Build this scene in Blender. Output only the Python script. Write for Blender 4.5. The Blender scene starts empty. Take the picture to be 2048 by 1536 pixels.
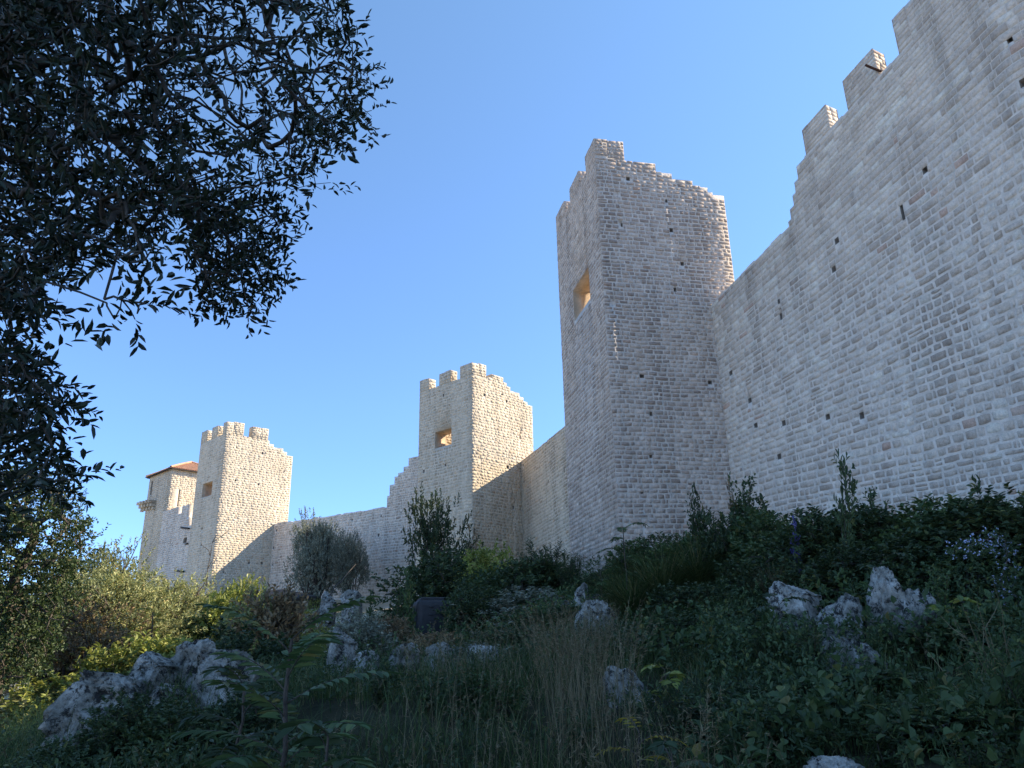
import bpy, bmesh, math, random
import numpy as np
from math import radians, sin, cos, tan, hypot, atan2, degrees, pi
from mathutils import Vector, Matrix, noise

# ------------------------------------------------------------------ camera
F_PX = 1538.0; PITCH = radians(19.2); ROLL = radians(1.2)
_c, _s = cos(ROLL), sin(ROLL)
RIGHT = Vector((1, 0, 0)); UP = Vector((0, -sin(PITCH), cos(PITCH))); FWD = Vector((0, cos(PITCH), sin(PITCH)))
scene = bpy.context.scene
col = scene.collection
cam_data = bpy.data.cameras.new('camera'); cam = bpy.data.objects.new('camera', cam_data); col.objects.link(cam)
cx = RIGHT * _c - UP * _s; cy = RIGHT * _s + UP * _c; cz = -FWD
cam.matrix_world = Matrix(((cx.x, cy.x, cz.x, 0), (cx.y, cy.y, cz.y, 0), (cx.z, cy.z, cz.z, 0), (0, 0, 0, 1)))
cam_data.sensor_width = 36; cam_data.lens = 36 * F_PX / 2048; cam_data.clip_start = 0.05; cam_data.clip_end = 5000
scene.camera = cam

# ------------------------------------------------------------------ sky and sun
SUN_AZ, SUN_EL = 76.8, 35.0
world = bpy.data.worlds.new('World'); scene.world = world; world.use_nodes = True
wn = world.node_tree; bg = wn.nodes['Background']
sky = wn.nodes.new('ShaderNodeTexSky'); sky.sky_type = 'NISHITA'; sky.sun_disc = False
sky.sun_elevation = radians(SUN_EL); sky.sun_rotation = radians(SUN_AZ)
sky.altitude = 1200; sky.air_density = 0.8; sky.dust_density = 0.05; sky.ozone_density = 3.5
wtc = wn.nodes.new('ShaderNodeTexCoord'); wsx = wn.nodes.new('ShaderNodeSeparateXYZ'); wn.links.new(wtc.outputs['Generated'], wsx.inputs[0])
wr = wn.nodes.new('ShaderNodeValToRGB'); wr.color_ramp.elements[0].position = 0.0; wr.color_ramp.elements[0].color = (.50, .62, .84, 1); wr.color_ramp.elements[1].position = .75; wr.color_ramp.elements[1].color = (1.10, 1.17, 1.07, 1)
e_ = wr.color_ramp.elements.new(.3); e_.color = (.79, .89, .99, 1); wn.links.new(wsx.outputs[2], wr.inputs[0])
wm = wn.nodes.new('ShaderNodeMix'); wm.data_type = 'RGBA'; wm.blend_type = 'MULTIPLY'; wm.inputs[0].default_value = 1; wn.links.new(sky.outputs[0], wm.inputs[6]); wn.links.new(wr.outputs[0], wm.inputs[7])
wn.links.new(wm.outputs[2], bg.inputs[0]); bg.inputs[1].default_value = 0.135
sun_d = bpy.data.lights.new('sun', 'SUN'); sun_d.energy = 3.7; sun_d.angle = radians(0.5); sun_d.color = (1.0, 0.86, 0.64)
sun = bpy.data.objects.new('sun', sun_d); col.objects.link(sun)
sv = Vector((sin(radians(SUN_AZ)) * cos(radians(SUN_EL)), cos(radians(SUN_AZ)) * cos(radians(SUN_EL)), sin(radians(SUN_EL))))
sun.rotation_euler = sv.to_track_quat('Z', 'Y').to_euler(); sun.location = sv * 100
scene.view_settings.view_transform = 'Standard'; scene.view_settings.look = 'None'
scene.view_settings.exposure = 1.45; scene.view_settings.gamma = 1.0
scene.render.engine = 'CYCLES'
scene.cycles.max_bounces = 6; scene.cycles.diffuse_bounces = 4; scene.cycles.transparent_max_bounces = 4

# ------------------------------------------------------------------ helpers
def ray(px, py):
    x = (px - 1024) / F_PX; y = -(py - 768) / F_PX
    return FWD + RIGHT * (x * _c + y * _s) + UP * (-x * _s + y * _c)
def hd(a):
    a = radians(a); return Vector((sin(a), cos(a)))
def at(px, py, D):                       # point on the sight line at ground distance D
    d = ray(px, py); h = hypot(d.x, d.y); return Vector((d.x / h * D, d.y / h * D, d.z / h * D))

def tag(o, label=None, cat=None, group=None, kind=None):
    if label: o['label'] = label
    if cat: o['category'] = cat
    if group: o['group'] = group
    if kind: o['kind'] = kind
    return o
def empty(name, loc=(0, 0, 0)):
    o = bpy.data.objects.new(name, None); col.objects.link(o); o.location = loc; o.empty_display_size = 0.2
    return o
def origin_of(o):
    v = Vector((0, 0, 0))
    while o is not None: v += o.location; o = o.parent
    return v
def np_mesh(name, V, quads=None, tris=None, mats=(), mat_idx=None, smooth=True):
    me = bpy.data.meshes.new(name)
    V = np.asarray(V, dtype=np.float32).reshape(-1, 3)
    parts = []; starts = []; totals = []; k = 0
    if quads is not None and len(quads):
        q = np.asarray(quads, dtype=np.int32).reshape(-1, 4); parts.append(q.ravel())
        starts.append(np.arange(len(q)) * 4); totals.append(np.full(len(q), 4)); k = len(q) * 4
    if tris is not None and len(tris):
        t = np.asarray(tris, dtype=np.int32).reshape(-1, 3); parts.append(t.ravel())
        starts.append(k + np.arange(len(t)) * 3); totals.append(np.full(len(t), 3))
    L = np.concatenate(parts); S = np.concatenate(starts); T = np.concatenate(totals)
    me.vertices.add(len(V)); me.vertices.foreach_set('co', V.ravel())
    me.loops.add(len(L)); me.loops.foreach_set('vertex_index', L)
    me.polygons.add(len(S)); me.polygons.foreach_set('loop_start', S.astype(np.int32)); me.polygons.foreach_set('loop_total', T.astype(np.int32))
    for m in mats: me.materials.append(m)
    if mat_idx is not None: me.polygons.foreach_set('material_index', np.asarray(mat_idx, dtype=np.int32))
    me.polygons.foreach_set('use_smooth', np.full(len(S), smooth, dtype=bool))
    me.update(calc_edges=True); me.validate()
    return me
def link(name, me, parent=None, loc=None):
    o = bpy.data.objects.new(name, me); col.objects.link(o)
    if parent is not None: o.parent = parent
    if loc is not None: o.location = loc
    return o
def copy_tree(o, parent=None):
    c = o.copy(); col.objects.link(c); c.parent = parent
    for ch in [x for x in bpy.data.objects if x.parent == o]: copy_tree(ch, c)
    return c

# ------------------------------------------------------------------ materials
def new_mat(name):
    m = bpy.data.materials.new(name); m.use_nodes = True
    nt = m.node_tree; b = nt.nodes['Principled BSDF']; return m, nt, b
def nd(nt, t, **kw):
    n = nt.nodes.new(t)
    for k, v in kw.items():
        if k.startswith('i_'): n.inputs[int(k[2:])].default_value = v
        else: setattr(n, k, v)
    return n
def ramp(nt, stops, interp='LINEAR'):
    r = nt.nodes.new('ShaderNodeValToRGB'); cr = r.color_ramp; cr.interpolation = interp
    while len(cr.elements) < len(stops): cr.elements.new(0.5)
    for e, (p, c) in zip(cr.elements, stops): e.position = p; e.color = (*c, 1) if len(c) == 3 else c
    return r
def nz(nt, scale, detail=4, rough=0.6, coord=None):
    n = nt.nodes.new('ShaderNodeTexNoise'); n.inputs['Scale'].default_value = scale; n.inputs['Detail'].default_value = detail; n.inputs['Roughness'].default_value = rough
    if coord is not None: nt.links.new(coord, n.inputs['Vector'])
    return n
def mix(nt, a, b, fac, mode='MIX'):
    m = nt.nodes.new('ShaderNodeMix'); m.data_type = 'RGBA'; m.blend_type = mode
    for sock, v in ((m.inputs[0], fac), (m.inputs[6], a), (m.inputs[7], b)):
        if hasattr(v, 'links'): nt.links.new(v, sock)
        elif isinstance(v, (int, float)): sock.default_value = v
        else: sock.default_value = (*v, 1)
    return m.outputs[2]
def stone_mat(name, tones, dark=0.84, bump=0.6):
    m, nt, b = new_mat(name); L = nt.links
    g = nt.nodes.new('ShaderNodeNewGeometry'); pos = g.outputs['Position']; rnd = g.outputs['Random Per Island']
    r = ramp(nt, tones); L.new(rnd, r.inputs[0])
    n1 = nz(nt, 0.35, 5, 0.65, pos); r1 = ramp(nt, [(0.34, (dark * .98, dark * .96, dark * .95)), (0.5, (.97, .97, .97)), (0.66, (1.10, 1.08, 1.05))]); L.new(n1.outputs[0], r1.inputs[0])
    c = mix(nt, r.outputs[0], r1.outputs[0], 1.0, 'MULTIPLY')
    n2 = nz(nt, 13, 9, 0.82, pos); r2 = ramp(nt, [(0.34, (0.62, 0.60, 0.58)), (0.5, (0.98, 0.98, 0.98)), (0.66, (1.2, 1.19, 1.16))]); L.new(n2.outputs[0], r2.inputs[0])
    c = mix(nt, c, r2.outputs[0], 0.9, 'MULTIPLY')
    # vertical rain streaks, wear that belongs to the wall
    mp = nt.nodes.new('ShaderNodeMapping'); mp.inputs['Scale'].default_value = (1.6, 1.6, 0.09); L.new(pos, mp.inputs[0])
    n3 = nz(nt, 1.0, 4, 0.6, mp.outputs[0]); r3 = ramp(nt, [(0.36, (0.66, 0.66, 0.66)), (0.52, (1, 1, 1))]); L.new(n3.outputs[0], r3.inputs[0])
    c = mix(nt, c, r3.outputs[0], 0.75, 'MULTIPLY')
    L.new(c, b.inputs['Base Color']); b.inputs['Roughness'].default_value = 0.92; b.inputs['Specular IOR Level'].default_value = 0.2
    n4 = nz(nt, 16, 7, 0.72, pos); n5 = nz(nt, 5, 3, 0.5, pos)
    ad = nd(nt, 'ShaderNodeMath', operation='ADD'); L.new(n4.outputs[0], ad.inputs[0]); L.new(n5.outputs[0], ad.inputs[1])
    bp = nt.nodes.new('ShaderNodeBump'); bp.inputs['Strength'].default_value = bump; bp.inputs['Distance'].default_value = 0.05
    L.new(ad.outputs[0], bp.inputs['Height']); L.new(bp.outputs[0], b.inputs['Normal'])
    return m
GREY = [(0.0, (0.534, 0.435, 0.347)), (.12, (0.626, 0.522, 0.423)), (.5, (0.696, 0.583, 0.474)), (.8, (0.754, 0.638, 0.520)), (.98, (0.800, 0.715, 0.592)), (.99, (0.650, 0.473, 0.367)), (1.0, (0.603, 0.418, 0.316))]
BROWN = [(0.0, (0.408, 0.315, 0.251)), (.2, (0.496, 0.391, 0.316)), (.55, (0.562, 0.446, 0.363)), (.85, (0.639, 0.518, 0.423)), (.98, (0.728, 0.599, 0.493)), (1.0, (0.529, 0.366, 0.270))]
TAN = [(0.0, (0.517, 0.417, 0.302)), (.2, (0.597, 0.498, 0.366)), (.6, (0.657, 0.555, 0.414)), (.9, (0.707, 0.602, 0.457)), (1.0, (0.637, 0.474, 0.319))]
M_GREY = stone_mat('grey_limestone', GREY); M_BROWN = stone_mat('brown_limestone', BROWN); M_TAN = stone_mat('tan_limestone', TAN, 0.86)
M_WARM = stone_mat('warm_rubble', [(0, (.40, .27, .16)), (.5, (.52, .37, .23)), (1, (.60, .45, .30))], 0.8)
def mortar_mat(name, colr):
    m, nt, b = new_mat(name); L = nt.links
    g = nt.nodes.new('ShaderNodeNewGeometry'); pos = g.outputs['Position']
    n = nz(nt, 3, 6, 0.7, pos); r = ramp(nt, [(0.3, tuple(x * .72 for x in colr)), (0.65, tuple(x * 1.1 for x in colr))]); L.new(n.outputs[0], r.inputs[0])
    L.new(r.outputs[0], b.inputs['Base Color']); b.inputs['Roughness'].default_value = 0.95; b.inputs['Specular IOR Level'].default_value = 0.15
    n4 = nz(nt, 14, 6, 0.7, pos); bp = nt.nodes.new('ShaderNodeBump'); bp.inputs['Strength'].default_value = 0.9; bp.inputs['Distance'].default_value = 0.05
    L.new(n4.outputs[0], bp.inputs['Height']); L.new(bp.outputs[0], b.inputs['Normal'])
    return m
MO_GREY = mortar_mat('pale_mortar', (0.762, 0.670, 0.571)); MO_BROWN = mortar_mat('grey_mortar', (0.672, 0.583, 0.495)); MO_TAN = mortar_mat('tan_mortar', (0.672, 0.572, 0.449)); M_JAMB = mortar_mat('warm_reveal', (.56, .42, .29)); M_HOLE = mortar_mat('shade_toned_hole', (.27, .23, .19))  # M_HOLE: inner shade of blind holes and slits painted as a dark lining

def leaf_mat(name, tones, trans=0.25, rough=0.55, spec=0.35):
    m, nt, b = new_mat(name); L = nt.links
    g = nt.nodes.new('ShaderNodeNewGeometry'); oi = nt.nodes.new('ShaderNodeObjectInfo')
    r = ramp(nt, tones); L.new(g.outputs['Random Per Island'], r.inputs[0])
    n1 = nz(nt, 1.3, 3, 0.6, g.outputs['Position']); r1 = ramp(nt, [(0.3, (.68, .70, .66)), (.7, (1.3, 1.25, 1.15))]); L.new(n1.outputs[0], r1.inputs[0])
    c = mix(nt, r.outputs[0], r1.outputs[0], 1.0, 'MULTIPLY')
    hs = nt.nodes.new('ShaderNodeHueSaturation'); ma = nd(nt, 'ShaderNodeMapRange'); ma.inputs[3].default_value = 0.75; ma.inputs[4].default_value = 1.25
    L.new(oi.outputs['Random'], ma.inputs[0]); L.new(ma.outputs[0], hs.inputs['Value']); L.new(c, hs.inputs['Color'])
    L.new(hs.outputs[0], b.inputs['Base Color']); b.inputs['Roughness'].default_value = rough; b.inputs['Specular IOR Level'].default_value = spec
    if trans > 0:
        t = nt.nodes.new('ShaderNodeBsdfTranslucent'); ms = nt.nodes.new('ShaderNodeMixShader'); ms.inputs[0].default_value = trans
        L.new(hs.outputs[0], t.inputs[0]); L.new(b.outputs[0], ms.inputs[1]); L.new(t.outputs[0], ms.inputs[2])
        L.new(ms.outputs[0], nt.nodes['Material Output'].inputs[0])
    return m
L_DARK = leaf_mat('dark_green_leaf', [(0, (0.031, 0.055, 0.024)), (.5, (0.055, 0.090, 0.040)), (.9, (0.086, 0.129, 0.053)), (1, (0.155, 0.155, 0.045))])
L_MID = leaf_mat('mid_green_leaf', [(0, (0.039, 0.072, 0.026)), (.5, (0.065, 0.111, 0.042)), (.9, (0.104, 0.150, 0.054)), (1, (0.195, 0.169, 0.060))])
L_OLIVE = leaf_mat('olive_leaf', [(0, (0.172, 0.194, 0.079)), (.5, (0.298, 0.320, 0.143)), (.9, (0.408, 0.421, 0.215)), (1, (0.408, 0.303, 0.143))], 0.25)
L_GREYG = leaf_mat('grey_green_leaf', [(0, (0.104, 0.117, 0.091)), (.5, (0.208, 0.227, 0.176)), (1, (0.390, 0.403, 0.325))], 0.2)
L_YEL = leaf_mat('yellow_leaf', [(0, (.22, .17, .02)), (.5, (.34, .25, .03)), (1, (.25, .26, .05))], 0.35)
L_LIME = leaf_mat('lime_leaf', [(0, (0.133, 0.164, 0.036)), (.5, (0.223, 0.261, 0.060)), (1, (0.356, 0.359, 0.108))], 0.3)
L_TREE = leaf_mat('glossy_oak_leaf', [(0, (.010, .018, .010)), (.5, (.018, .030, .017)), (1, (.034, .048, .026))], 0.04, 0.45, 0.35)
L_RUST = leaf_mat('rusty_leaf', [(0, (0.105, 0.075, 0.045)), (.5, (0.225, 0.165, 0.098)), (.85, (0.330, 0.255, 0.150)), (1, (0.420, 0.240, 0.105))], 0.2)
L_GRASS = leaf_mat('green_grass_blade', [(0, (0.036, 0.065, 0.021)), (.55, (0.070, 0.109, 0.037)), (.85, (0.123, 0.145, 0.056)), (1, (0.275, 0.239, 0.120))], 0.2, 0.6, 0.2)
L_DRY = leaf_mat('dry_grass_stalk', [(0, (0.120, 0.102, 0.060)), (.5, (0.204, 0.168, 0.102)), (1, (0.300, 0.252, 0.168))], 0.1, 0.7, 0.15)
L_FLOW = leaf_mat('pale_blue_petal', [(0, (.36, .42, .68)), (1, (.62, .68, .9))], 0.2)
L_VIOLET = leaf_mat('violet_petal', [(0, (.09, .08, .36)), (1, (.2, .18, .55))], 0.2)
def bark_mat(name, c1, c2):
    m, nt, b = new_mat(name); L = nt.links; g = nt.nodes.new('ShaderNodeNewGeometry')
    n = nz(nt, 14, 6, 0.7, g.outputs['Position']); r = ramp(nt, [(0.35, c1), (0.65, c2)]); L.new(n.outputs[0], r.inputs[0])
    L.new(r.outputs[0], b.inputs['Base Color']); b.inputs['Roughness'].default_value = 0.9
    bp = nt.nodes.new('ShaderNodeBump'); bp.inputs['Strength'].default_value = 0.7; bp.inputs['Distance'].default_value = 0.02
    L.new(n.outputs[0], bp.inputs['Height']); L.new(bp.outputs[0], b.inputs['Normal']); return m
BARK = bark_mat('brown_bark', (.04, .032, .025), (.12, .10, .08)); BARK_P = bark_mat('pale_bark', (.14, .12, .10), (.30, .27, .23))
def rock_mat():
    m, nt, b = new_mat('lichen_limestone'); L = nt.links; g = nt.nodes.new('ShaderNodeNewGeometry'); pos = g.outputs['Position']
    n1 = nz(nt, 2.2, 7, 0.72, pos); r1 = ramp(nt, [(.34, (.14, .135, .11)), (.46, (.29, .28, .24)), (.57, (.45, .435, .385)), (.69, (.68, .66, .60))]); L.new(n1.outputs[0], r1.inputs[0])
    n2 = nz(nt, 5.5, 9, 0.85, pos); r2 = ramp(nt, [(.445, (1, 1, 1)), (.48, (0, 0, 0))]); L.new(n2.outputs[0], r2.inputs[0])
    n3 = nz(nt, 11, 6, 0.7, pos); r3 = ramp(nt, [(.36, (.5, .5, .5)), (.6, (1.05, 1.05, 1.05))]); L.new(n3.outputs[0], r3.inputs[0])
    c = mix(nt, r1.outputs[0], r3.outputs[0], 1.0, 'MULTIPLY'); c = mix(nt, c, (.035, .035, .034), r2.outputs[0])
    L.new(c, b.inputs['Base Color']); b.inputs['Roughness'].default_value = 0.95; b.inputs['Specular IOR Level'].default_value = 0.15
    ad = nd(nt, 'ShaderNodeMath', operation='ADD'); L.new(n3.outputs[0], ad.inputs[0]); L.new(n1.outputs[0], ad.inputs[1])
    bp = nt.nodes.new('ShaderNodeBump'); bp.inputs['Strength'].default_value = 1.0; bp.inputs['Distance'].default_value = 0.05
    L.new(ad.outputs[0], bp.inputs['Height']); L.new(bp.outputs[0], b.inputs['Normal']); return m
M_ROCK = rock_mat()
def plain(name, c, rough=0.8, metal=0.0):
    m, nt, b = new_mat(name); L = nt.links; g = nt.nodes.new('ShaderNodeNewGeometry')
    n = nz(nt, 6, 6, 0.7, g.outputs['Position']); r = ramp(nt, [(.3, tuple(x * .6 for x in c)), (.7, tuple(min(1, x * 1.25) for x in c))]); L.new(n.outputs[0], r.inputs[0])
    L.new(r.outputs[0], b.inputs['Base Color']); b.inputs['Roughness'].default_value = rough; b.inputs['Metallic'].default_value = metal; return m
M_BLACK = plain('black_sheet', (.02, .02, .022), 0.6); M_WOOD = plain('dark_wood', (.05, .038, .03), 0.85); M_RUST = plain('rusty_iron', (.09, .035, .02), 0.8)
M_TILE = plain('clay_tile', (.56, .32, .19), 0.85); M_CONC = plain('grey_slab', (.16, .165, .17), 0.9); M_DARKH = plain('hole_dark', (.03, .026, .022), 0.95)
def soil_mat():
    m, nt, b = new_mat('soil_litter_bounce_ground'); L = nt.links; g = nt.nodes.new('ShaderNodeNewGeometry'); pos = g.outputs['Position']
    n = nz(nt, 1.4, 8, 0.75, pos); r = ramp(nt, [(.3, (.022, .026, .014)), (.5, (.05, .05, .028)), (.7, (.09, .08, .05))]); L.new(n.outputs[0], r.inputs[0])
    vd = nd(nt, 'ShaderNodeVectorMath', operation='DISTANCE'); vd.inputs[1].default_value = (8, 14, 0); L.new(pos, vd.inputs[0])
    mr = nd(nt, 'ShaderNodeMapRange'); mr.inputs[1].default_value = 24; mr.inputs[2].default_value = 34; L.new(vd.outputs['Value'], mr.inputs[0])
    n0 = nz(nt, .25, 6, .7, pos); rf_ = ramp(nt, [(.35, (.26, .23, .13)), (.5, (.44, .38, .27)), (.65, (.62, .56, .46))]); L.new(n0.outputs[0], rf_.inputs[0])  # far ground made pale as an added bounce surface for the shaded walls
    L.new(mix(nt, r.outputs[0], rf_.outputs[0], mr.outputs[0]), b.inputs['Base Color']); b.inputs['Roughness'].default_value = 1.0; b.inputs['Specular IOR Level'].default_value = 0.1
    n2 = nz(nt, 7, 6, 0.7, pos); bp = nt.nodes.new('ShaderNodeBump'); bp.inputs['Strength'].default_value = 1; bp.inputs['Distance'].default_value = 0.08
    L.new(n2.outputs[0], bp.inputs['Height']); L.new(bp.outputs[0], b.inputs['Normal']); return m
M_SOIL = soil_mat()

# ------------------------------------------------------------------ ground
CP = np.array([(0, 0, -1.65), (-6, 0, -2.0), (6, 0, -1.3), (0, 5, -1.35), (-3.5, 8.5, -.55), (2.5, 9, -.35), (6, 9, .15), (0, 11.2, -.28), (-3, 11.5, -.35), (0, 14, -.1), (-6.5, 12, -1.3), (-5, 8.2, -.95),
    (8, 14.5, 1.5), (10.5, 16.5, 2.2), (12.4, 19.8, 2.6), (7.9, 27.6, 3.3), (3.6, 26.7, 2.9), (5, 21, 2.2), (5, 16.5, 1.2), (0, 25, .7), (-2, 42, 1.9), (-2.4, 24.9, .4),
    (-9, 52, 3.2), (.4, 44, 2.4), (2, 36, 2.2), (-16, 36.5, .0), (-21, 56, 3.7), (-18, 29, -2.8), (-21, 32, -3.0), (-30, 40, -3.4), (-12, 18, -2.4), (-8.5, 9, -2.0),
    (-25, 62, 3.6), (-40, 60, 0), (-33, 76, 4), (20, 40, 6), (30, 20, 7), (18, 10.5, 2.4), (10, 8, 1.0), (12, 2, .3), (-8, 35, .4), (-8, 25, -.6), (-15, 45, 1.8), (-60, 30, -8), (0, -20, -3), (60, 60, 12), (-60, 110, 0), (30, 110, 8)], dtype=float)
def _rbf():
    n = len(CP); A = np.zeros((n + 3, n + 3)); d = np.linalg.norm(CP[:, None, :2] - CP[None, :, :2], axis=2)
    A[:n, :n] = d + np.eye(n) * -0.3; A[:n, n] = 1; A[:n, n + 1:] = CP[:, :2]; A[n, :n] = 1; A[n + 1:, :n] = CP[:, :2].T
    return np.linalg.solve(A, np.concatenate([CP[:, 2], np.zeros(3)]))
_W = _rbf()
def gzv(X, Y):
    P = np.stack([X, Y], -1).reshape(-1, 2); Z = np.zeros(len(P))
    for i in range(0, len(P), 20000):
        p = P[i:i + 20000]; d = np.linalg.norm(p[:, None] - CP[None, :, :2], axis=2)
        Z[i:i + 20000] = d @ _W[:-3] + _W[-3] + p @ _W[-2:]
    r = np.hypot(P[:, 0], P[:, 1] - 40); k = np.clip((r - 90) / 120, 0, 1); k = k * k * (3 - 2 * k)
    Z = Z * (1 - k) + (-6 + 2 * np.sin(P[:, 0] * .01)) * k
    near = 1 - k
    Z += near * (.10 * np.sin(P[:, 0] * 1.3 + 1.7 * np.sin(P[:, 1] * .8)) * np.cos(P[:, 1] * 1.1 + .6) + .05 * np.sin(P[:, 0] * 3.1 + P[:, 1] * 2.3))
    return Z.reshape(np.shape(X))
def gz(x, y): return float(gzv(np.array([x]), np.array([y]))[0])
def build_ground():
    def axis(a, b, fine, far, n):
        m = np.arange(a, b, fine); t = np.linspace(0, 1, n)[1:] ** 2.2
        return np.concatenate([(a - t * far)[::-1], m, b + t * far])
    X = axis(-40, 30, .5, 2500, 26); Y = axis(-12, 80, .5, 2500, 26)
    gx, gy = np.meshgrid(X, Y, indexing='ij'); Z = gzv(gx, gy)
    V = np.stack([gx, gy, Z], -1).reshape(-1, 3); nx, ny = gx.shape
    i, j = np.meshgrid(np.arange(nx - 1), np.arange(ny - 1), indexing='ij'); a = (i * ny + j).ravel()
    Q = np.stack([a, a + ny, a + ny + 1, a + 1], 1)
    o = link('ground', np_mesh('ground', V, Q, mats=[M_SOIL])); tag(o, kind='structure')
build_ground()

# ------------------------------------------------------------------ masonry
class Wall:
    """solid wall in (u along, v inward, w up); tops = [(ua,ub,wtop)], holes = [(ua,ub,wa,wb,depth)]"""
    def __init__(s, O, az, T, zb, tops, holes=(), S=None, mats=(M_GREY, MO_GREY), course=(.14, .22), width=(.15, .42), seed=1, style=None, ustone=None, proud=.016, zstone=None, wave=.02, rag=.035):
        s.O = Vector((O[0], O[1])); s.a = hd(az); s.n = hd(az - 90); s.T = T; s.zb = zb; s.tops = tops; s.holes = list(holes); s.S = S
        s.mats = mats; s.course = course; s.width = width; s.rng = np.random.default_rng(seed); s.style = style or (lambda w: 0.0)
        if rag:
            new = []
            for ua, ub, tp_ in tops:
                n = max(1, int(round((ub - ua) / .42))) if ub - ua < 20 else 1
                cuts = np.linspace(ua, ub, n + 1); cuts[1:-1] += s.rng.uniform(-.1, .1, n - 1)
                for i in range(n): new.append((float(cuts[i]), float(cuts[i + 1]), tp_ + float(s.rng.uniform(-1.3, .8)) * rag))
            tops = s.tops = new
        s.u0 = tops[0][0]; s.u1 = tops[-1][1]; s.ustone = ustone or (s.u0, s.u1); s.proud = proud; s.zstone = zstone if zstone is not None else zb; s.wave = wave
    def world(s, U, Vv, W):
        Z = W + (s.S(W) * U if s.S else 0)
        return np.stack([s.O.x + U * s.a.x + Vv * s.n.x, s.O.y + U * s.a.y + Vv * s.n.y, Z], -1)
    def top_at(s, u):
        for a, b, t in s.tops:
            if a <= u < b: return t
        return -1e9
    def core(s):
        ub = {round(x, 4) for t in s.tops for x in t[:2]} | {round(x, 4) for h in s.holes for x in h[:2]}
        ub |= set(np.round(np.arange(s.u0, s.u1, 1.0), 4)); ub.add(round(s.u1, 4)); ub = sorted(ub)
        wb = {round(t[2], 4) for t in s.tops} | {round(x, 4) for h in s.holes for x in h[2:4]} | {s.zb}
        if s.S: wb |= set(np.round(np.arange(s.zb, max(t[2] for t in s.tops), .8), 4))
        wb = sorted(wb); vb = sorted({0.0, s.T} | {min(h[4], s.T) for h in s.holes})
        nu, nv, nw = len(ub) - 1, len(vb) - 1, len(wb) - 1
        F = np.zeros((nu + 2, nv + 2, nw + 2), bool)
        for i in range(nu):
            uc = (ub[i] + ub[i + 1]) / 2; t = s.top_at(uc)
            for k in range(nw):
                wc = (wb[k] + wb[k + 1]) / 2
                if wc > t: continue
                for j in range(nv):
                    vc = (vb[j] + vb[j + 1]) / 2; ok = True
                    for h in s.holes:
                        if h[0] < uc < h[1] and h[2] < wc < h[3] and vc < h[4]: ok = False; break
                    F[i + 1, j + 1, k + 1] = ok
        idx = {}; V = []; Q = []; s.cmi = []
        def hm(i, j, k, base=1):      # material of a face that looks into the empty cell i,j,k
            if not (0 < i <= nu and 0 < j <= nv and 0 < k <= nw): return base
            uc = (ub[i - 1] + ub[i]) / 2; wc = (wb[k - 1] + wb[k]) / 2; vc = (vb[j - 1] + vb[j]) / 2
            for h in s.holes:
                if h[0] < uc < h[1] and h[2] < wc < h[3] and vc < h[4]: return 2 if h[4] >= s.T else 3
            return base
        def vid(i, j, k):
            key = (i, j, k)
            if key not in idx: idx[key] = len(V); V.append((ub[i], vb[j], wb[k]))
            return idx[key]
        for i, j, k in np.argwhere(F):
            i, j, k = int(i), int(j), int(k); a, b, c = i - 1, j - 1, k - 1
            if not F[i - 1, j, k]: s.cmi.append(hm(i - 1, j, k)); Q.append([vid(a, b, c), vid(a, b, c + 1), vid(a, b + 1, c + 1), vid(a, b + 1, c)])
            if not F[i + 1, j, k]: s.cmi.append(hm(i + 1, j, k)); Q.append([vid(a + 1, b, c), vid(a + 1, b + 1, c), vid(a + 1, b + 1, c + 1), vid(a + 1, b, c + 1)])
            if not F[i, j - 1, k]: s.cmi.append(hm(i, j - 1, k)); Q.append([vid(a, b, c), vid(a + 1, b, c), vid(a + 1, b, c + 1), vid(a, b, c + 1)])
            if not F[i, j + 1, k]: s.cmi.append(hm(i, j + 1, k)); Q.append([vid(a, b + 1, c), vid(a, b + 1, c + 1), vid(a + 1, b + 1, c + 1), vid(a + 1, b + 1, c)])
            if not F[i, j, k - 1]: s.cmi.append(hm(i, j, k - 1)); Q.append([vid(a, b, c), vid(a, b + 1, c), vid(a + 1, b + 1, c), vid(a + 1, b, c)])
            if not F[i, j, k + 1]: s.cmi.append(hm(i, j, k + 1)); Q.append([vid(a, b, c + 1), vid(a + 1, b, c + 1), vid(a + 1, b + 1, c + 1), vid(a, b + 1, c + 1)])
        V = np.array(V)
        return s.world(V[:, 0], V[:, 1], V[:, 2]), np.array(Q)
    def stones(s, side):
        rng = s.rng
        if side in ('front', 'back'): s0, s1 = s.ustone
        else: s0, s1 = 0.0, s.T
        endtop = s.tops[0][2] if side == 'left' else s.tops[-1][2]
        def solid(x, w):
            if side in ('front', 'back'):
                if not (s0 <= x <= s1): return False
                if w > s.top_at(max(s.u0, min(x, s.u1 - 1e-4))): return False
                for h in s.holes:
                    if h[0] < x < h[1] and h[2] < w < h[3] and (side == 'front' or h[4] >= s.T): return False
                return True
            return 0 <= x <= s.T and w < endtop
        tmax = max(t[2] for t in s.tops) if side in ('front', 'back') else endtop
        w = s.zstone; R = []
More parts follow.
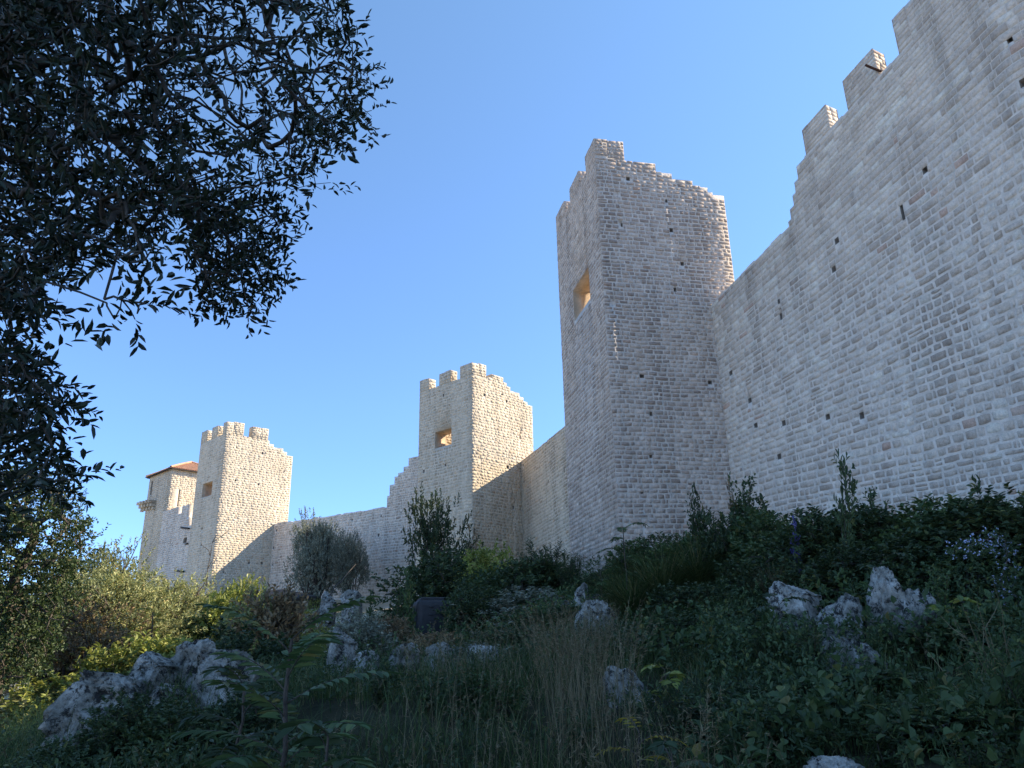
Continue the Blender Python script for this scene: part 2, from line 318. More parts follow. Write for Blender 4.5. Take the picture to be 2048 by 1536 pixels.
        while w < tmax - .04:
            st = s.style(w); ch = rng.uniform(*s.course) * (1 - .12 * st)
            if w + ch > tmax - .07: ch = tmax - w
            x = s0 - rng.uniform(0, .2)
            while x < s1:
                sw = rng.uniform(*s.width) * (1.2 if st > .5 else 1)
                sw *= (.5, 1, 1, 1, 1, 1.35)[rng.integers(0, 6)]
                a, b = max(x, s0), min(x + sw, s1)
                if s1 - b < .1: b = s1
                x += sw
                if x > s1 and b < s1: b = s1
                wm = w + ch / 2
                sol3 = lambda q: solid(q, wm) and solid(q, w + ch * .12) and (solid(q, w + ch * .85) or w + ch > tmax - .1 or not s.holes)
                while a < b - .05 and not sol3(a + .015): a += .02
                while b > a + .05 and not sol3(b - .015): b -= .02
                if b - a < .07 or not solid((a + b) / 2, wm): continue
                if rng.random() < .05 * (1 - st) and ch > .2:
                    R.append((a, b, w, w + ch * .5, st)); R.append((a, b, w + ch * .5, w + ch, st))
                else:
                    R.append((a, b, w + rng.uniform(-.012, .012) * (1 - st), w + ch + rng.uniform(-.012, .012) * (1 - st), st))
                if b >= s1: break
            w += ch
        if not R: return None
        R = np.array(R); N = len(R); st = R[:, 4]
        gap = .005 + (1 - st) * rng.uniform(.006, .019, N)
        cs = (R[:, 0] + R[:, 1]) / 2; cw = (R[:, 2] + R[:, 3]) / 2; hs = (R[:, 1] - R[:, 0]) / 2 - gap; hw = (R[:, 3] - R[:, 2]) / 2 - gap
        edge = (side in ('front', 'back')) & True
        lo = R[:, 0] <= s0 + .001; hi = R[:, 1] >= s1 - .001     # corner stones reach past the corner
        H = s.proud * rng.uniform(.45, 1.15, N) * (1 - .45 * st)
        ins = (.17 - .10 * st)[:, None, None]
        pu = np.array([-1, -.999, 0, .999, 1.0]); pw = np.array([-1, -.999, .999, 1.0])
        PU, PW = np.meshgrid(pu, pw, indexing='ij'); PU = np.repeat(PU[None], N, 0); PW = np.repeat(PW[None], N, 0)
        innu = (np.abs(PU) < .9995); innw = (np.abs(PW) < .9995)
        aspect = np.clip(hw / np.maximum(hs, .02), .3, 1.4)[:, None, None]
        PUi = np.where(innu & (np.abs(PU) > .5), np.sign(PU) * (1 - ins * aspect), PU); PWi = np.where(innw, np.sign(PW) * (1 - ins), PW)
        rnd = (1 - st)[:, None, None] * .10
        cornerish = np.clip(np.abs(PUi) * np.abs(PWi), 0, 1) ** 2
        PUi = PUi * (1 - rnd * cornerish); PWi = PWi * (1 - rnd * 1.4 * cornerish)
        j1 = rng.uniform(-1, 1, PUi.shape) * (1 - st)[:, None, None]; j2 = rng.uniform(-1, 1, PUi.shape) * (1 - st)[:, None, None]
        X = cs[:, None, None] + PUi * hs[:, None, None] + j1 * .013; W = cw[:, None, None] + PWi * hw[:, None, None] + j2 * .012
        inner = innu & innw
        Hh = np.where(inner, H[:, None, None] * (1 + .5 * rng.uniform(-1, 1, PUi.shape)), -.015)
        X = np.where(lo[:, None, None] & (PU < -.9), X - .02 * (np.abs(PU) > .9995) - .004, X); X = np.where(hi[:, None, None] & (PU > .9), X + .02 * (np.abs(PU) > .9995) + .004, X)
        if s.wave: W = W + (1 - st)[:, None, None] * s.wave * (np.sin(X * 1.9 + W * .7 + cs[0]) * .6 + np.sin(X * 4.3 + W * 2.1) * .35)
        if side == 'front': U, Vv = X, -Hh
        elif side == 'back': U, Vv = s.u0 + s.u1 - X if False else X, s.T + Hh
        elif side == 'right': U, Vv = s.u1 + Hh, X
        else: U, Vv = s.u0 - Hh, X
        P = s.world(U, Vv, W).reshape(-1, 3)
        i, j = np.meshgrid(np.arange(4), np.arange(3), indexing='ij'); a = (i * 4 + j).ravel(); q = np.stack([a, a + 4, a + 5, a + 1], 1)
        Q = (np.arange(N)[:, None, None] * 20 + q[None]).reshape(-1, 4)
        if side in ('back', 'left'): Q = Q[:, ::-1]
        return P, Q
    def build(s, name, parent, sides=('front',)):
        P, Q = s.core(); V = [P]; F = [Q]; mi = [np.array(s.cmi)]; n = len(P)
        for sd in sides:
            r = s.stones(sd)
            if r is None: continue
            V.append(r[0]); F.append(r[1] + n); mi.append(np.zeros(len(r[1]))); n += len(r[0])
        V = np.concatenate(V) - np.array(origin_of(parent))
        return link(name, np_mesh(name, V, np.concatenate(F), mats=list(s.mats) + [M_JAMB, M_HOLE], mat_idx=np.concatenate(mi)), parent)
def merlon(parent, host, ua, ub, w0, w1, T=.55, seed=3, v0=0.0, name='merlon'):
    O = host.O + host.n * v0; o2 = host.world(np.array([ua]), np.array([0]), np.array([w0]))[0]
    az = degrees(atan2(host.a.x, host.a.y))
    m = Wall(O, az, T, w0, [(ua, ub, w1)], S=host.S, mats=host.mats, course=host.course, width=host.width, seed=seed, style=host.style, proud=host.proud)
    return m.build(name, parent, ('front', 'left', 'right', 'back'))
def putlogs(rng, lst, s=.155, d=.3): return [(u - s / 2 * rng.uniform(.5, 1.2), u + s / 2 * rng.uniform(.5, 1.2), w - s / 2, w + s / 2 * rng.uniform(.9, 1.5), d) for u, w in lst]
def onface(O, az, pts):
    """pixels of features -> (u,w) on the wall plane"""
    u = hd(az); r = []
    for px, py in pts:
        d = ray(px, py); det = d.x * -u.y + u.x * d.y; k = (O[0] * -u.y + u.x * O[1]) / det
        q = d * k; r.append(((q.x - O[0]) * u.x + (q.y - O[1]) * u.y, q.z))
    return r
RG = np.random.default_rng(5)

# corners found on the sight lines
FM = (3.597, 26.759); FD = (-2.317, 41.936); FL = (-21.676, 55.948)
JM = (7.909, 27.660); JD = (0.438, 44.839); JL = (-18.531, 59.263)

def tower(name, label, F, azf, azs, zb, wid, dep, frontL, sideL, ztop, merl_f, merl_s, side_tops, win, mats, seed, th=.9, holes_f=(), holes_s=(), frontstyle=None, course=(.14, .21)):
    root = empty(name, (F[0], F[1], zb)); tag(root, label, 'tower')
    Of = Vector(F) - hd(azf) * wid
    hf = [(win[0] + wid, win[1] + wid, win[2], win[3], th)] + putlogs(RG, holes_f)
    pr = .016 if mats[0] is M_BROWN else .010
    fw = Wall(Of, azf, th, zb, [(0, wid - .004, frontL)], hf, ustone=(0, wid), mats=mats, course=course, seed=seed, style=frontstyle, proud=pr)
    f = fw.build('front_wall', root, ('front', 'left'))
    for i, (a, b, w1) in enumerate(merl_f): merlon(f, fw, a + wid, b + wid, frontL, w1, seed=seed + 10 + i)
    # side wall starts behind the front wall thickness; its stones run to the corner
    side_tops = [(.004,) + side_tops[0][1:]] + side_tops[1:]
    sd = Wall(F, azs, th, zb, side_tops, putlogs(RG, holes_s), ustone=(0, side_tops[-1][1]), mats=mats, course=course, seed=seed + 1, style=frontstyle, proud=pr)
    o = sd.build('side_wall', root, ('front', 'right'))
    for i, (a, b, w0, w1) in enumerate(merl_s): merlon(o, sd, a if a else .555, b, w0, w1, seed=seed + 20 + i)
    # far side wall, seen only through the opening; the tower is open at the back
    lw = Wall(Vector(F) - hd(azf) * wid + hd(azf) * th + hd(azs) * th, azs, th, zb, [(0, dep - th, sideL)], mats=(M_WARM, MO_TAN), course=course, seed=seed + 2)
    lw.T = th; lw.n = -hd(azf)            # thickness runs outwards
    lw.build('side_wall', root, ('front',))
    return root
# --- main tower
fh = onface(FM, 168.2, [(1150, 500), (1200, 690), (1135, 700), (1160, 830), (1222, 1000)])
shp = [(1256, 358), (1234, 390), (1333, 402), (1242, 450), (1342, 461), (1365, 528), (1351, 580), (1225, 606), (1420, 765), (1284, 752), (1303, 828), (1302, 912), (1284, 987), (1380, 965)]
sh = onface(FM, 78.2, shp)
st_main = lambda w: 0.0
tower('main_tower', 'tallest grey stone tower, dark rectangular window in its narrow left face, ragged stepped top', FM, 168.2, 78.2, 1.0, 6.26, 5.6, 19.2, 19.0, 20.0,
      [(-6.26, -4.75, 20.03), (-3.78, -2.3, 20.0), (-1.28, 0.0, 20.02)], [(0.0, 1.27, 19.12, 20.0)],
      [(0, 1.28, 19.12), (1.28, 2.62, 19.07), (2.62, 3.3, 18.72), (3.3, 4.2, 18.45), (4.2, 4.85, 18.2), (4.85, 5.05, 18.0), (5.05, 5.55, 17.85)],
      (-4.04, -1.66, 13.5, 14.95), (M_BROWN, MO_BROWN), 11, holes_f=[], holes_s=sh, frontstyle=lambda w: .15 if w < 15 else .25, course=(.145, .215))
# --- middle tower
sh = onface(FD, 43.5, [(958, 747), (968, 790), (1004, 790), (1013, 803), (960, 921), (1040, 876), (1041, 865), (1015, 935), (1027, 1015)])
fh = onface(FD, 133.5, [(887, 791), (891, 930), (930, 922), (848, 943)])
tower('square_tower', 'middle stone tower, half sunlit, with square merlons and a window high in its shaded face', FD, 133.5, 43.5, .5, 4.71, 5.15, 15.27, 15.2, 16.05,
      [(-4.71, -3.85, 16.05), (-2.88, -1.87, 16.03), (-1.02, 0.0, 16.05)], [(0, 1.16, 15.3, 16.07), (1.62, 2.6, 15.4, 15.68)],
      [(0, 1.2, 15.3), (1.2, 2.9, 15.4), (2.9, 3.2, 15.2), (3.2, 4.0, 15.0), (4.0, 4.35, 14.8), (4.35, 4.7, 14.6), (4.7, 5.14, 14.45)],
      (-3.2, -1.74, 11.42, 12.42), (M_TAN, MO_TAN), 31, holes_f=[(a + 4.71, b) for a, b in fh], holes_s=sh)
# --- left tower
sh = onface(FL, 43.5, [(473, 895), (524, 907), (568, 943), (471, 961), (517, 969), (561, 977), (446, 1144), (498, 1126), (524, 1127)])
fh = onface(FL, 133.5, [(441, 896), (436, 959), (425, 995), (404, 1058), (402, 1090)])
tower('square_tower', 'left sunlit stone tower with square merlons, small recessed window in its shaded narrow face', FL, 133.5, 43.5, 2.0, 4.2, 5.7, 16.03, 16.0, 16.97,
      [(-4.2, -3.22, 16.95), (-2.41, -1.48, 16.95), (-.56, 0.0, 16.97)], [(0, 1.41, 16.08, 17.05), (2.1, 3.47, 16.08, 17.0)],
      [(0, 3.6, 16.08), (3.6, 4.0, 15.85), (4.0, 4.85, 15.66), (4.85, 5.2, 15.4), (5.2, 5.74, 15.18)],
      (-2.95, -1.35, 11.52, 12.6), (M_TAN, MO_TAN), 51, holes_f=[(a + 4.2, b) for a, b in fh], holes_s=sh)
# --- right curtain wall beside the camera
def S_r(w): return .33 * np.clip((w - 5.0) / 8.0, 0, 1)
def unwarp(u, z):
    w = z
    for _ in range(30): w = z - float(S_r(w)) * u
    return w
root = empty('curtain_wall', (12, 20, 1.5)); tag(root, 'huge pale stone wall rising out of the frame at the right, stepped top with merlons', 'wall')
steps = [(0, 4.15, 12.78), (4.15, 4.3, 12.95), (4.3, 4.5, 13.3), (4.5, 4.66, 13.7), (4.66, 4.85, 14.05), (4.85, 9.72, 14.58), (9.72, 10.3, 15.9), (10.3, 11.2, 17.2), (11.2, 46, 17.6)]
rh = onface(JM[:2], 150.4, [(1850, 338), (1674, 480), (1668, 537), (2018, 72), (2045, 160), (1430, 690), (1462, 745), (1500, 800), (1512, 850), (1559, 912), (1568, 845), (1724, 830), (1656, 832)])
slit = onface(JM, 150.4, [(1800, 400), (1808, 440), (1558, 598), (1562, 640)])
H = []
for u, z in rh: w = unwarp(u, z); H.append((u - .09, u + .07, w - .1, w + .07, .4))
for (ua, za), (ub, zb_) in ((slit[0], slit[1]), (slit[2], slit[3])): H.append(((ua + ub) / 2 - .05, (ua + ub) / 2 + .05, unwarp((ua + ub) / 2, zb_), unwarp((ua + ub) / 2, za), .5))
S2 = S_r
class WallR(Wall):
    def world(s, U, Vv, W):          # beyond 12 m the courses run level again
        Z = W + S_r(W) * np.minimum(U, 12.0)
        return np.stack([s.O.x + U * s.a.x + Vv * s.n.x, s.O.y + U * s.a.y + Vv * s.n.y, Z], -1)
rw = WallR(JM, 150.4, 1.4, 1.0, steps, H, S=S_r, mats=(M_GREY, MO_GREY), course=(.15, .235), width=(.17, .46), seed=71, style=lambda w: 0.0 if w < 9.5 else (.5 if w < 11.2 else .95), ustone=(0, 19), proud=.018, wave=.02)
ow = rw.build('wall', root, ('front',))
for i, (a, b, w1) in enumerate([(5.33, 6.4, 15.62), (7.19, 8.42, 15.72), (9.24, 9.7, 15.9)]): merlon(ow, rw, a, b, 14.58, w1, T=.6, seed=80 + i)
# iron bar by the second merlon
def tubes(paths, k=5):
    V = []; Q = []; n = 0
    for pts, rad in paths:
        pts = np.asarray(pts, float); m = len(pts); rad = np.broadcast_to(np.asarray(rad, float), (m,))
        t = np.gradient(pts, axis=0); t /= np.linalg.norm(t, axis=1, keepdims=True) + 1e-9
        ref = np.tile(np.array([0.31, 0.17, .93]), (m, 1)); a = np.cross(t, ref); a /= np.linalg.norm(a, axis=1, keepdims=True) + 1e-9; b = np.cross(t, a)
        th = np.arange(k) * 2 * pi / k
        ring = pts[:, None] + rad[:, None, None] * (np.cos(th)[None, :, None] * a[:, None] + np.sin(th)[None, :, None] * b[:, None])
        V.append(ring.reshape(-1, 3)); i = np.arange(m - 1)[:, None] * k; j = np.arange(k)[None]; jn = (j + 1) % k
        Q.append(np.stack([i + j, i + jn, i + k + jn, i + k + j], -1).reshape(-1, 4) + n); n += m * k
    return np.concatenate(V), np.concatenate(Q)
def bar(name, p, q, r, mat, label, cat):
    V, Q = tubes([([p, (p + q) / 2 + Vector((0, 0, -.01)), q], r)], 6); o = link(name, np_mesh(name, V - np.array(p), Q, mats=[mat]), None, p); tag(o, label, cat); return o
dist = hypot(JM[0] + 8.3 * .494, JM[1] - 8.3 * .87)
bar('iron_bar', at(1763, 143, dist * 1.0), at(1731, 130, dist * .985), .045, M_RUST, 'rusty iron bar sticking out beside the upper merlon of the right wall', 'bar')
# --- curtain walls between the towers
root = empty('curtain_wall', (JD[0], JD[1], 1.5)); tag(root, 'shaded stone wall between the middle tower and the tallest tower', 'wall')
h2 = putlogs(RG, onface(JD, 156.2, [(1047, 932), (1048, 965), (1071, 913), (1094, 898), (1097, 978), (1068, 1040), (1129, 960)]), .13)
Wall(JD, 156.2, 1.2, .5, [(-.6, 13.2, 10.68)], h2, S=lambda w: .11 + 0 * np.asarray(w), mats=(M_TAN, MO_TAN), seed=91).build('wall', root)
root = empty('curtain_wall', (JL[0], JL[1], 3)); tag(root, 'long low shaded stone wall between the left tower and the middle tower', 'wall')
h1 = putlogs(RG, onface(JL, 125.4, [(553, 1061), (547, 1096), (545, 1129), (704, 1040), (762, 1032), (758, 1070), (745, 1185), (802, 1026), (803, 1064), (757, 1071)]), .16)
c1 = [(-.5, 1.9, 9.68), (1.9, 5, 9.6), (5, 9, 9.55), (9, 12.03, 9.54), (12.03, 12.24, 10.25), (12.24, 12.68, 11.0), (12.68, 13.0, 11.5), (13.0, 13.5, 11.72), (13.5, 13.95, 12.1), (13.95, 18.2, 12.62)]
Wall(JL, 125.4, 1.2, 1.5, c1, h1, mats=(M_GREY, MO_GREY), seed=95).build('wall', root)

# --- far building with the tiled roof and the wall in front of it
def onD(px, py, D): p = at(px, py, D); return (p.x, p.y)
FT = onD(338, 990, 72)
root = empty('tiled_tower', (FT[0], FT[1], 3)); tag(root, 'far square stone tower under a low orange clay tile roof', 'tower')
ft = onface(FT, 133.5, [(300, 955), (333, 940), (290, 1012), (280, 1100)]); fs = onface(FT, 43.5, [(335, 938), (396, 944), (350, 980), (357, 980), (350, 1012)])
wl = -ft[0][0]; zt = (ft[1][1] + fs[0][1]) / 2
Fw = Wall(Vector(FT) - hd(133.5) * wl, 133.5, .8, 2.5, [(0, wl, zt)], [(.5, .85, zt - 1.7, zt - .45, .5)], mats=(M_TAN, MO_TAN), seed=111, wave=.02)
Fw.build('front_wall', root, ('front', 'left'))
Sw = Wall(FT, 43.5, .8, 2.5, [(0, 5.2, zt)], [(fs[2][0] - .1, fs[2][0] + .45, fs[4][1], fs[2][1] + .1, .6)], mats=(M_TAN, MO_TAN), seed=112, wave=.02)
Sw.build('side_wall', root, ('front',))
# broken plaster scars either side of the slit
# hip roof with clay tile ribs
A = Vector(FT) ; e1 = hd(-46.5); e2 = hd(43.5); ov = .25; ww = wl; dd = 5.2
cn = [A - e1 * ov - e2 * ov, A + e1 * (ww + ov) - e2 * ov, A + e1 * (ww + ov) + e2 * (dd + ov), A - e1 * ov + e2 * (dd + ov)]
ctr = A + e1 * ww / 2 + e2 * dd / 2; ap = Vector((ctr.x, ctr.y, zt + 1.35))
def tri_roof():
    V = []; Q = []; n = 0
    for i in range(4):
        p, q = cn[i], cn[(i + 1) % 4]; p3 = np.array((p.x, p.y, zt + .03)); q3 = np.array((q.x, q.y, zt + .03)); a3 = np.array(ap)
        L = np.linalg.norm(q3 - p3); nr = int(L / .2)
        V += [p3, q3, a3, a3 + .001]; Q.append([n, n + 1, n + 2, n + 3]); n += 4
        nrm = np.cross(q3 - p3, a3 - p3); nrm /= np.linalg.norm(nrm); nrm *= np.sign(nrm[2])
        mid = (p3 + q3) / 2; up = a3 - mid; ex = (q3 - p3) / L
        for k in range(nr):
            t = (k + .5) / nr; f = 1 - abs(2 * t - 1); s = p3 + (q3 - p3) * t; e = s + up * f * .98
            prof = [(-.075, 0), (-.05, .06), (0, .085), (.05, .06), (.075, 0)]
            for (x, h) in prof: V.append(s + ex * x + nrm * h - up / np.linalg.norm(up) * .06)
            for (x, h) in prof: V.append(e + ex * x + nrm * h)
            for j in range(4): Q.append([n + j, n + j + 1, n + 6 + j, n + 5 + j])
            n += 10
    return np.array(V), np.array(Q)
V, Q = tri_roof(); rf = link('roof', np_mesh('roof', V - np.array(root.location), Q, mats=[M_TILE], smooth=False), root)
hips = [([(c.x, c.y, zt + .1), tuple((Vector((c.x, c.y, zt + .1)) + ap) / 2 + Vector((0, 0, .06))), tuple(ap + Vector((0, 0, .08)))], .1) for c in cn]
V, Q = tubes(hips, 6); link('ridge_tiles', np_mesh('ridge_tiles', V - np.array(root.location), Q, mats=[M_TILE]), rf)
bm = bmesh.new()
for i in range(4):
    p, q = cn[i], cn[(i + 1) % 4]; c = (p + q) / 2; d = (q - p); M = Matrix.Translation((c.x, c.y, zt - .03)) @ Matrix.Rotation(atan2(d.y, d.x), 4, 'Z') @ Matrix.Diagonal((d.length - .2, .22, .07, 1))
    bmesh.ops.create_cube(bm, size=1, matrix=Matrix.Translation(-root.location) @ M)
me = bpy.data.meshes.new('eaves'); bm.to_mesh(me); me.materials.append(M_WOOD); link('eaves', me, root)
# corbels of a lost balcony on the left edge
bm = bmesh.new()
cb = onface(FT, 133.5, [(288, 1008), (293, 1006), (299, 1005), (305, 1003), (311, 1003)])
for u, z in cb:
    for k in range(3):
        b = Vector(FT) + hd(133.5) * u - hd(43.5) * (.1 + .1 * (2 - k)); M = Matrix.Translation((b.x, b.y, z - .05 - .28 * k)) @ Matrix.Rotation(radians(90 - 133.5), 4, 'Z') @ Matrix.Diagonal((.26, .24 + .2 * (2 - k), .24, 1))
        r = bmesh.ops.create_cube(bm, size=1, matrix=Matrix.Translation(-root.location) @ M)
me = bpy.data.meshes.new('corbel'); bm.to_mesh(me); me.materials.append(M_TAN)
link('corbels', me, root)
# shaded wall running from the far tower to the left tower
W0 = Vector(FT) - hd(43.5) * .2
root = empty('curtain_wall', (W0[0], W0[1], 3)); tag(root, 'tall shaded wall with broken parapet between the tiled tower and the left tower', 'wall')
pts = onface(W0, 133.5, [(340, 1020), (343, 1018), (355, 1011), (356, 1028), (363, 1026), (372, 1010), (376, 1016), (382, 1050), (410, 1060)])
P = [p[0] for p in pts]; Zz = [p[1] for p in pts]; print('FARWALL', pts)
tp = [(-.3, P[2], Zz[1]), (P[2], P[4], Zz[3]), (P[4], P[6], Zz[5]), (P[6], P[6] + .4, (Zz[6] + Zz[7]) / 2), (P[6] + .4, 9, Zz[7])]
hh = onface(W0, 133.5, [(370, 1083), (362, 1141), (345, 1091), (352, 1141)])
Wall(W0, 133.5, 1.2, 1.5, tp, [(hh[0][0] - .3, hh[0][0] + .3, hh[0][1] - .12, hh[0][1] + .3, .5)] + putlogs(RG, hh[1:]), mats=(M_GREY, MO_GREY), seed=121, wave=.02).build('wall', root, ('front', 'left'))
for k, (x1, y1, x2, y2, lab) in enumerate([(362, 1055, 378, 1057, 'upper thin timber beam stuck in the shaded wall left of the left tower'), (366, 1089, 375, 1087, 'short middle timber beam stuck in the shaded wall left of the left tower'), (350, 1141, 367, 1143, 'lowest timber beam stuck in the shaded wall left of the left tower')]):
    bar('timber_beam', at(x1, y1, 68.3), at(x2, y2, 66.8), .07, M_WOOD, lab, 'beam')

# ------------------------------------------------------------------ plants
def leaves(P, D, N, Ln, Wd, droop=.12, fold=.25):
    """two-quad folded leaves"""
    n = len(P); D = D / (np.linalg.norm(D, axis=1, keepdims=True) + 1e-9); S = np.cross(D, N); S /= np.linalg.norm(S, axis=1, keepdims=True) + 1e-9; U = np.cross(S, D)
    L = Ln[:, None]; W = Wd[:, None]
    b = P; m1 = P + D * L * .32; m2 = P + D * L * .7; t = P + D * L - U * L * droop
    V = np.stack([b, m1 + S * W * .5 + U * W * fold, m2 + S * W * .42 + U * W * fold - U * L * droop * .4, t, m2 - S * W * .42 + U * W * fold - U * L * droop * .4, m1 - S * W * .5 + U * W * fold], 1)
    q = np.array([[0, 1, 2, 3], [0, 3, 4, 5]]); Q = (np.arange(n)[:, None, None] * 6 + q[None]).reshape(-1, 4)
    return V.reshape(-1, 3), Q
def rnd_unit(rng, n):
    v = rng.normal(size=(n, 3)); return v / np.linalg.norm(v, axis=1, keepdims=True)
def twig_leaves(rng, B, D, tl, nl, ll, lw, spread=.9, up=.15, droop=.12):
    """leaves set along twigs: B bases, D directions"""
    n = len(B); D = D / (np.linalg.norm(D, axis=1, keepdims=True) + 1e-9)
    t = (np.arange(nl)[None] + rng.uniform(0, .8, (n, nl))) / nl; tlv = tl * rng.uniform(.6, 1.3, (n, 1))
    P = B[:, None] + D[:, None] * (t * tlv)[..., None]
    R = rnd_unit(rng, n * nl).reshape(n, nl, 3); R -= (R * D[:, None]).sum(-1, keepdims=True) * D[:, None]; R /= np.linalg.norm(R, axis=2, keepdims=True) + 1e-9
    LD = D[:, None] * (1 - .25 * (1 - t[..., None])) * .75 + R * spread; LD[..., 2] += up
    Nn = rnd_unit(rng, n * nl).reshape(n, nl, 3) * .5 + D[:, None] * .4; Nn[..., 2] += .6
    k = n * nl; Ln = ll * rng.uniform(.6, 1.2, k); Wd = lw * rng.uniform(.7, 1.2, k)
    return leaves(P.reshape(-1, 3), LD.reshape(-1, 3), Nn.reshape(-1, 3), Ln, Wd, droop)
def curve(rng, a, b, n=5, wob=.08, sag=0.0):
    a = np.asarray(a, float); b = np.asarray(b, float); t = np.linspace(0, 1, n)[:, None]; L = np.linalg.norm(b - a)
    p = a + (b - a) * t; w = rng.normal(size=(n, 3)) * wob * L * np.sin(t * pi); p += w; p[:, 2] += sag * L * np.sin(t[:, 0] * pi); return p
def assemble(name, label, cat, Lf, St, Lm, Sm, loc=(0, 0, 0), group=None, fname='foliage', sname='stem'):
    root = empty(name, loc); tag(root, label, cat, group)
    if Lf is not None: link(fname, np_mesh(fname, Lf[0], Lf[1], mats=[Lm], smooth=False), root)
    if St is not None: link(sname, np_mesh(sname, St[0], St[1], mats=[Sm]), root)
    return root
def crown(rng, H, W, lumps, per, tl, nl, ll, lw, base=.12, lump_r=.32, flat=1.0, spread=.9):
    """unit builder: returns leaves, stems for a bush height H, width W"""
    C = []
    for i in range(lumps * 20):
        p = rng.uniform(-1, 1, 3); 
        if np.linalg.norm(p) > 1: continue
        p = np.array([p[0] * W / 2 * .78, p[1] * W / 2 * .78, H * (base + (1 - base) * (.5 + .42 * p[2]))])
        if all(np.linalg.norm(p - c) > lump_r * .55 * min(W, H) * .5 for c in C): C.append(p)
        if len(C) >= lumps: break
    C = np.array(C); B = []; D = []; paths = []
    mid = np.array([0, 0, H * .35])
    for c in C:
        r = lump_r * min(W, H) * rng.uniform(.6, 1.15); k = int(per * rng.uniform(.7, 1.3)); v = rnd_unit(rng, k); rr = r * rng.uniform(.35, 1.0, (k, 1)) ** .6
        b = c + v * rr * np.array([1, 1, flat]); ok = b[:, 2] > .02; b = b[ok]; v = v[ok]
        o = (c - mid); o = o / (np.linalg.norm(o) + 1e-6)
        B.append(b); D.append(v * .8 + o * .7 + rng.normal(size=v.shape) * .25 + np.array([0, 0, .35]))
        s = np.array([rng.normal() * .04 * W, rng.normal() * .04 * W, -.05]); path = curve(rng, s, c, 6, .07); paths.append((path, np.linspace(.016, .007, 6) * max(H, W)))
        for b2 in b[::max(1, len(b) // 7)]: paths.append((curve(rng, c, b2, 3, .1), np.linspace(.005, .002, 3) * max(H, W)))
    return twig_leaves(rng, np.concatenate(B), np.concatenate(D), tl, nl, ll, lw, spread), tubes(paths, 4)
def stalks(rng, H, n, spread, nl, ll, lw, side=3, lean=(0, 0), droop=.1, thin=.006):
    """upright sprigs: stems with leaves set directly on them and short side twigs"""
    B = []; D = []; paths = []
    for i in range(n):
        h = H * rng.uniform(.55, 1.0) if i else H; a = rng.uniform(0, 2 * pi); r = spread * rng.uniform(.1, 1)
        tip = np.array([cos(a) * r + lean[0], sin(a) * r + lean[1], h]); p = curve(rng, (cos(a) * .04, sin(a) * .04, -.05), tip, 8, .035); paths.append((p, np.linspace(thin, thin * .3, 8)))
        for k in range(2, 8):
            B.append(p[k - 1]); D.append(p[k] - p[k - 1] + rng.normal(size=3) * .01)
            for s in range(side):
                if rng.random() < .75:
                    d = rnd_unit(rng, 1)[0] * .7 + np.array([0, 0, .75]); l = h * .12 * rng.uniform(.5, 1.3); q = p[k - 1] + (p[k] - p[k - 1]) * rng.random()
                    B.append(q); D.append(d); paths.append((np.array([q, q + d * l * .6, q + d * l]), np.linspace(thin * .4, thin * .2, 3)))
    return twig_leaves(rng, np.array(B), np.array(D), H * .13, nl, ll, lw, .85, .2, droop), tubes(paths, 4)
def pinnate(rng, H, nf, fl, nleaf, ll, lw, arch=.5):
    """feather-leaved sapling: fronds with paired leaflets"""
    P = []; D = []; N = []; paths = [(curve(rng, (0, 0, -.1), (rng.normal() * .04, rng.normal() * .04, H), 7, .02), np.linspace(.016, .006, 7) * max(.6, H))]
    st = paths[0][0]
    for i in range(nf):
        t = .45 + .55 * (i + 1) / nf; k = min(int(t * 6), 5); b = st[k] + (st[k + 1 if k < 6 else k] - st[k]) * (t * 6 - k); a = i * 2.4 + rng.uniform(-.3, .3); L = fl * rng.uniform(.75, 1.1) * (1.1 - .25 * t)
        el = .25 + .75 * t * rng.uniform(.7, 1.1); s = np.linspace(0, 1, 12)
        out = np.array([cos(a), sin(a), 0]); p = b + out * (s * L * cos(el * .8))[:, None] + np.array([0, 0, 1.0]) * (s * L * sin(el * .8) - arch * L * s ** 2)[:, None]; paths.append((p, np.linspace(.004, .0015, 12)))
        tg = np.gradient(p, axis=0); tg /= np.linalg.norm(tg, axis=1, keepdims=True); sd = np.cross(tg, np.array([0, 0, 1.0])); sd /= np.linalg.norm(sd, axis=1, keepdims=True); up = np.cross(sd, tg)
        for m in range(nleaf):
            x = .12 + .88 * (m + .5) / nleaf; j = min(int(x * 11), 10); q = p[j] + (p[j + 1] - p[j]) * (x * 11 - j)
            for sg in (-1, 1):
                P.append(q); D.append(sd[j] * sg + tg[j] * .45 + up[j] * rng.uniform(-.25, .1)); N.append(up[j] + rng.normal(size=3) * .15)
        P.append(p[-1]); D.append(tg[-1]); N.append(up[-1])
    n = len(P); Ln = ll * rng.uniform(.75, 1.1, n)
    return leaves(np.array(P), np.array(D), np.array(N), Ln, lw * rng.uniform(.8, 1.1, n), .15, .12), tubes(paths, 4)
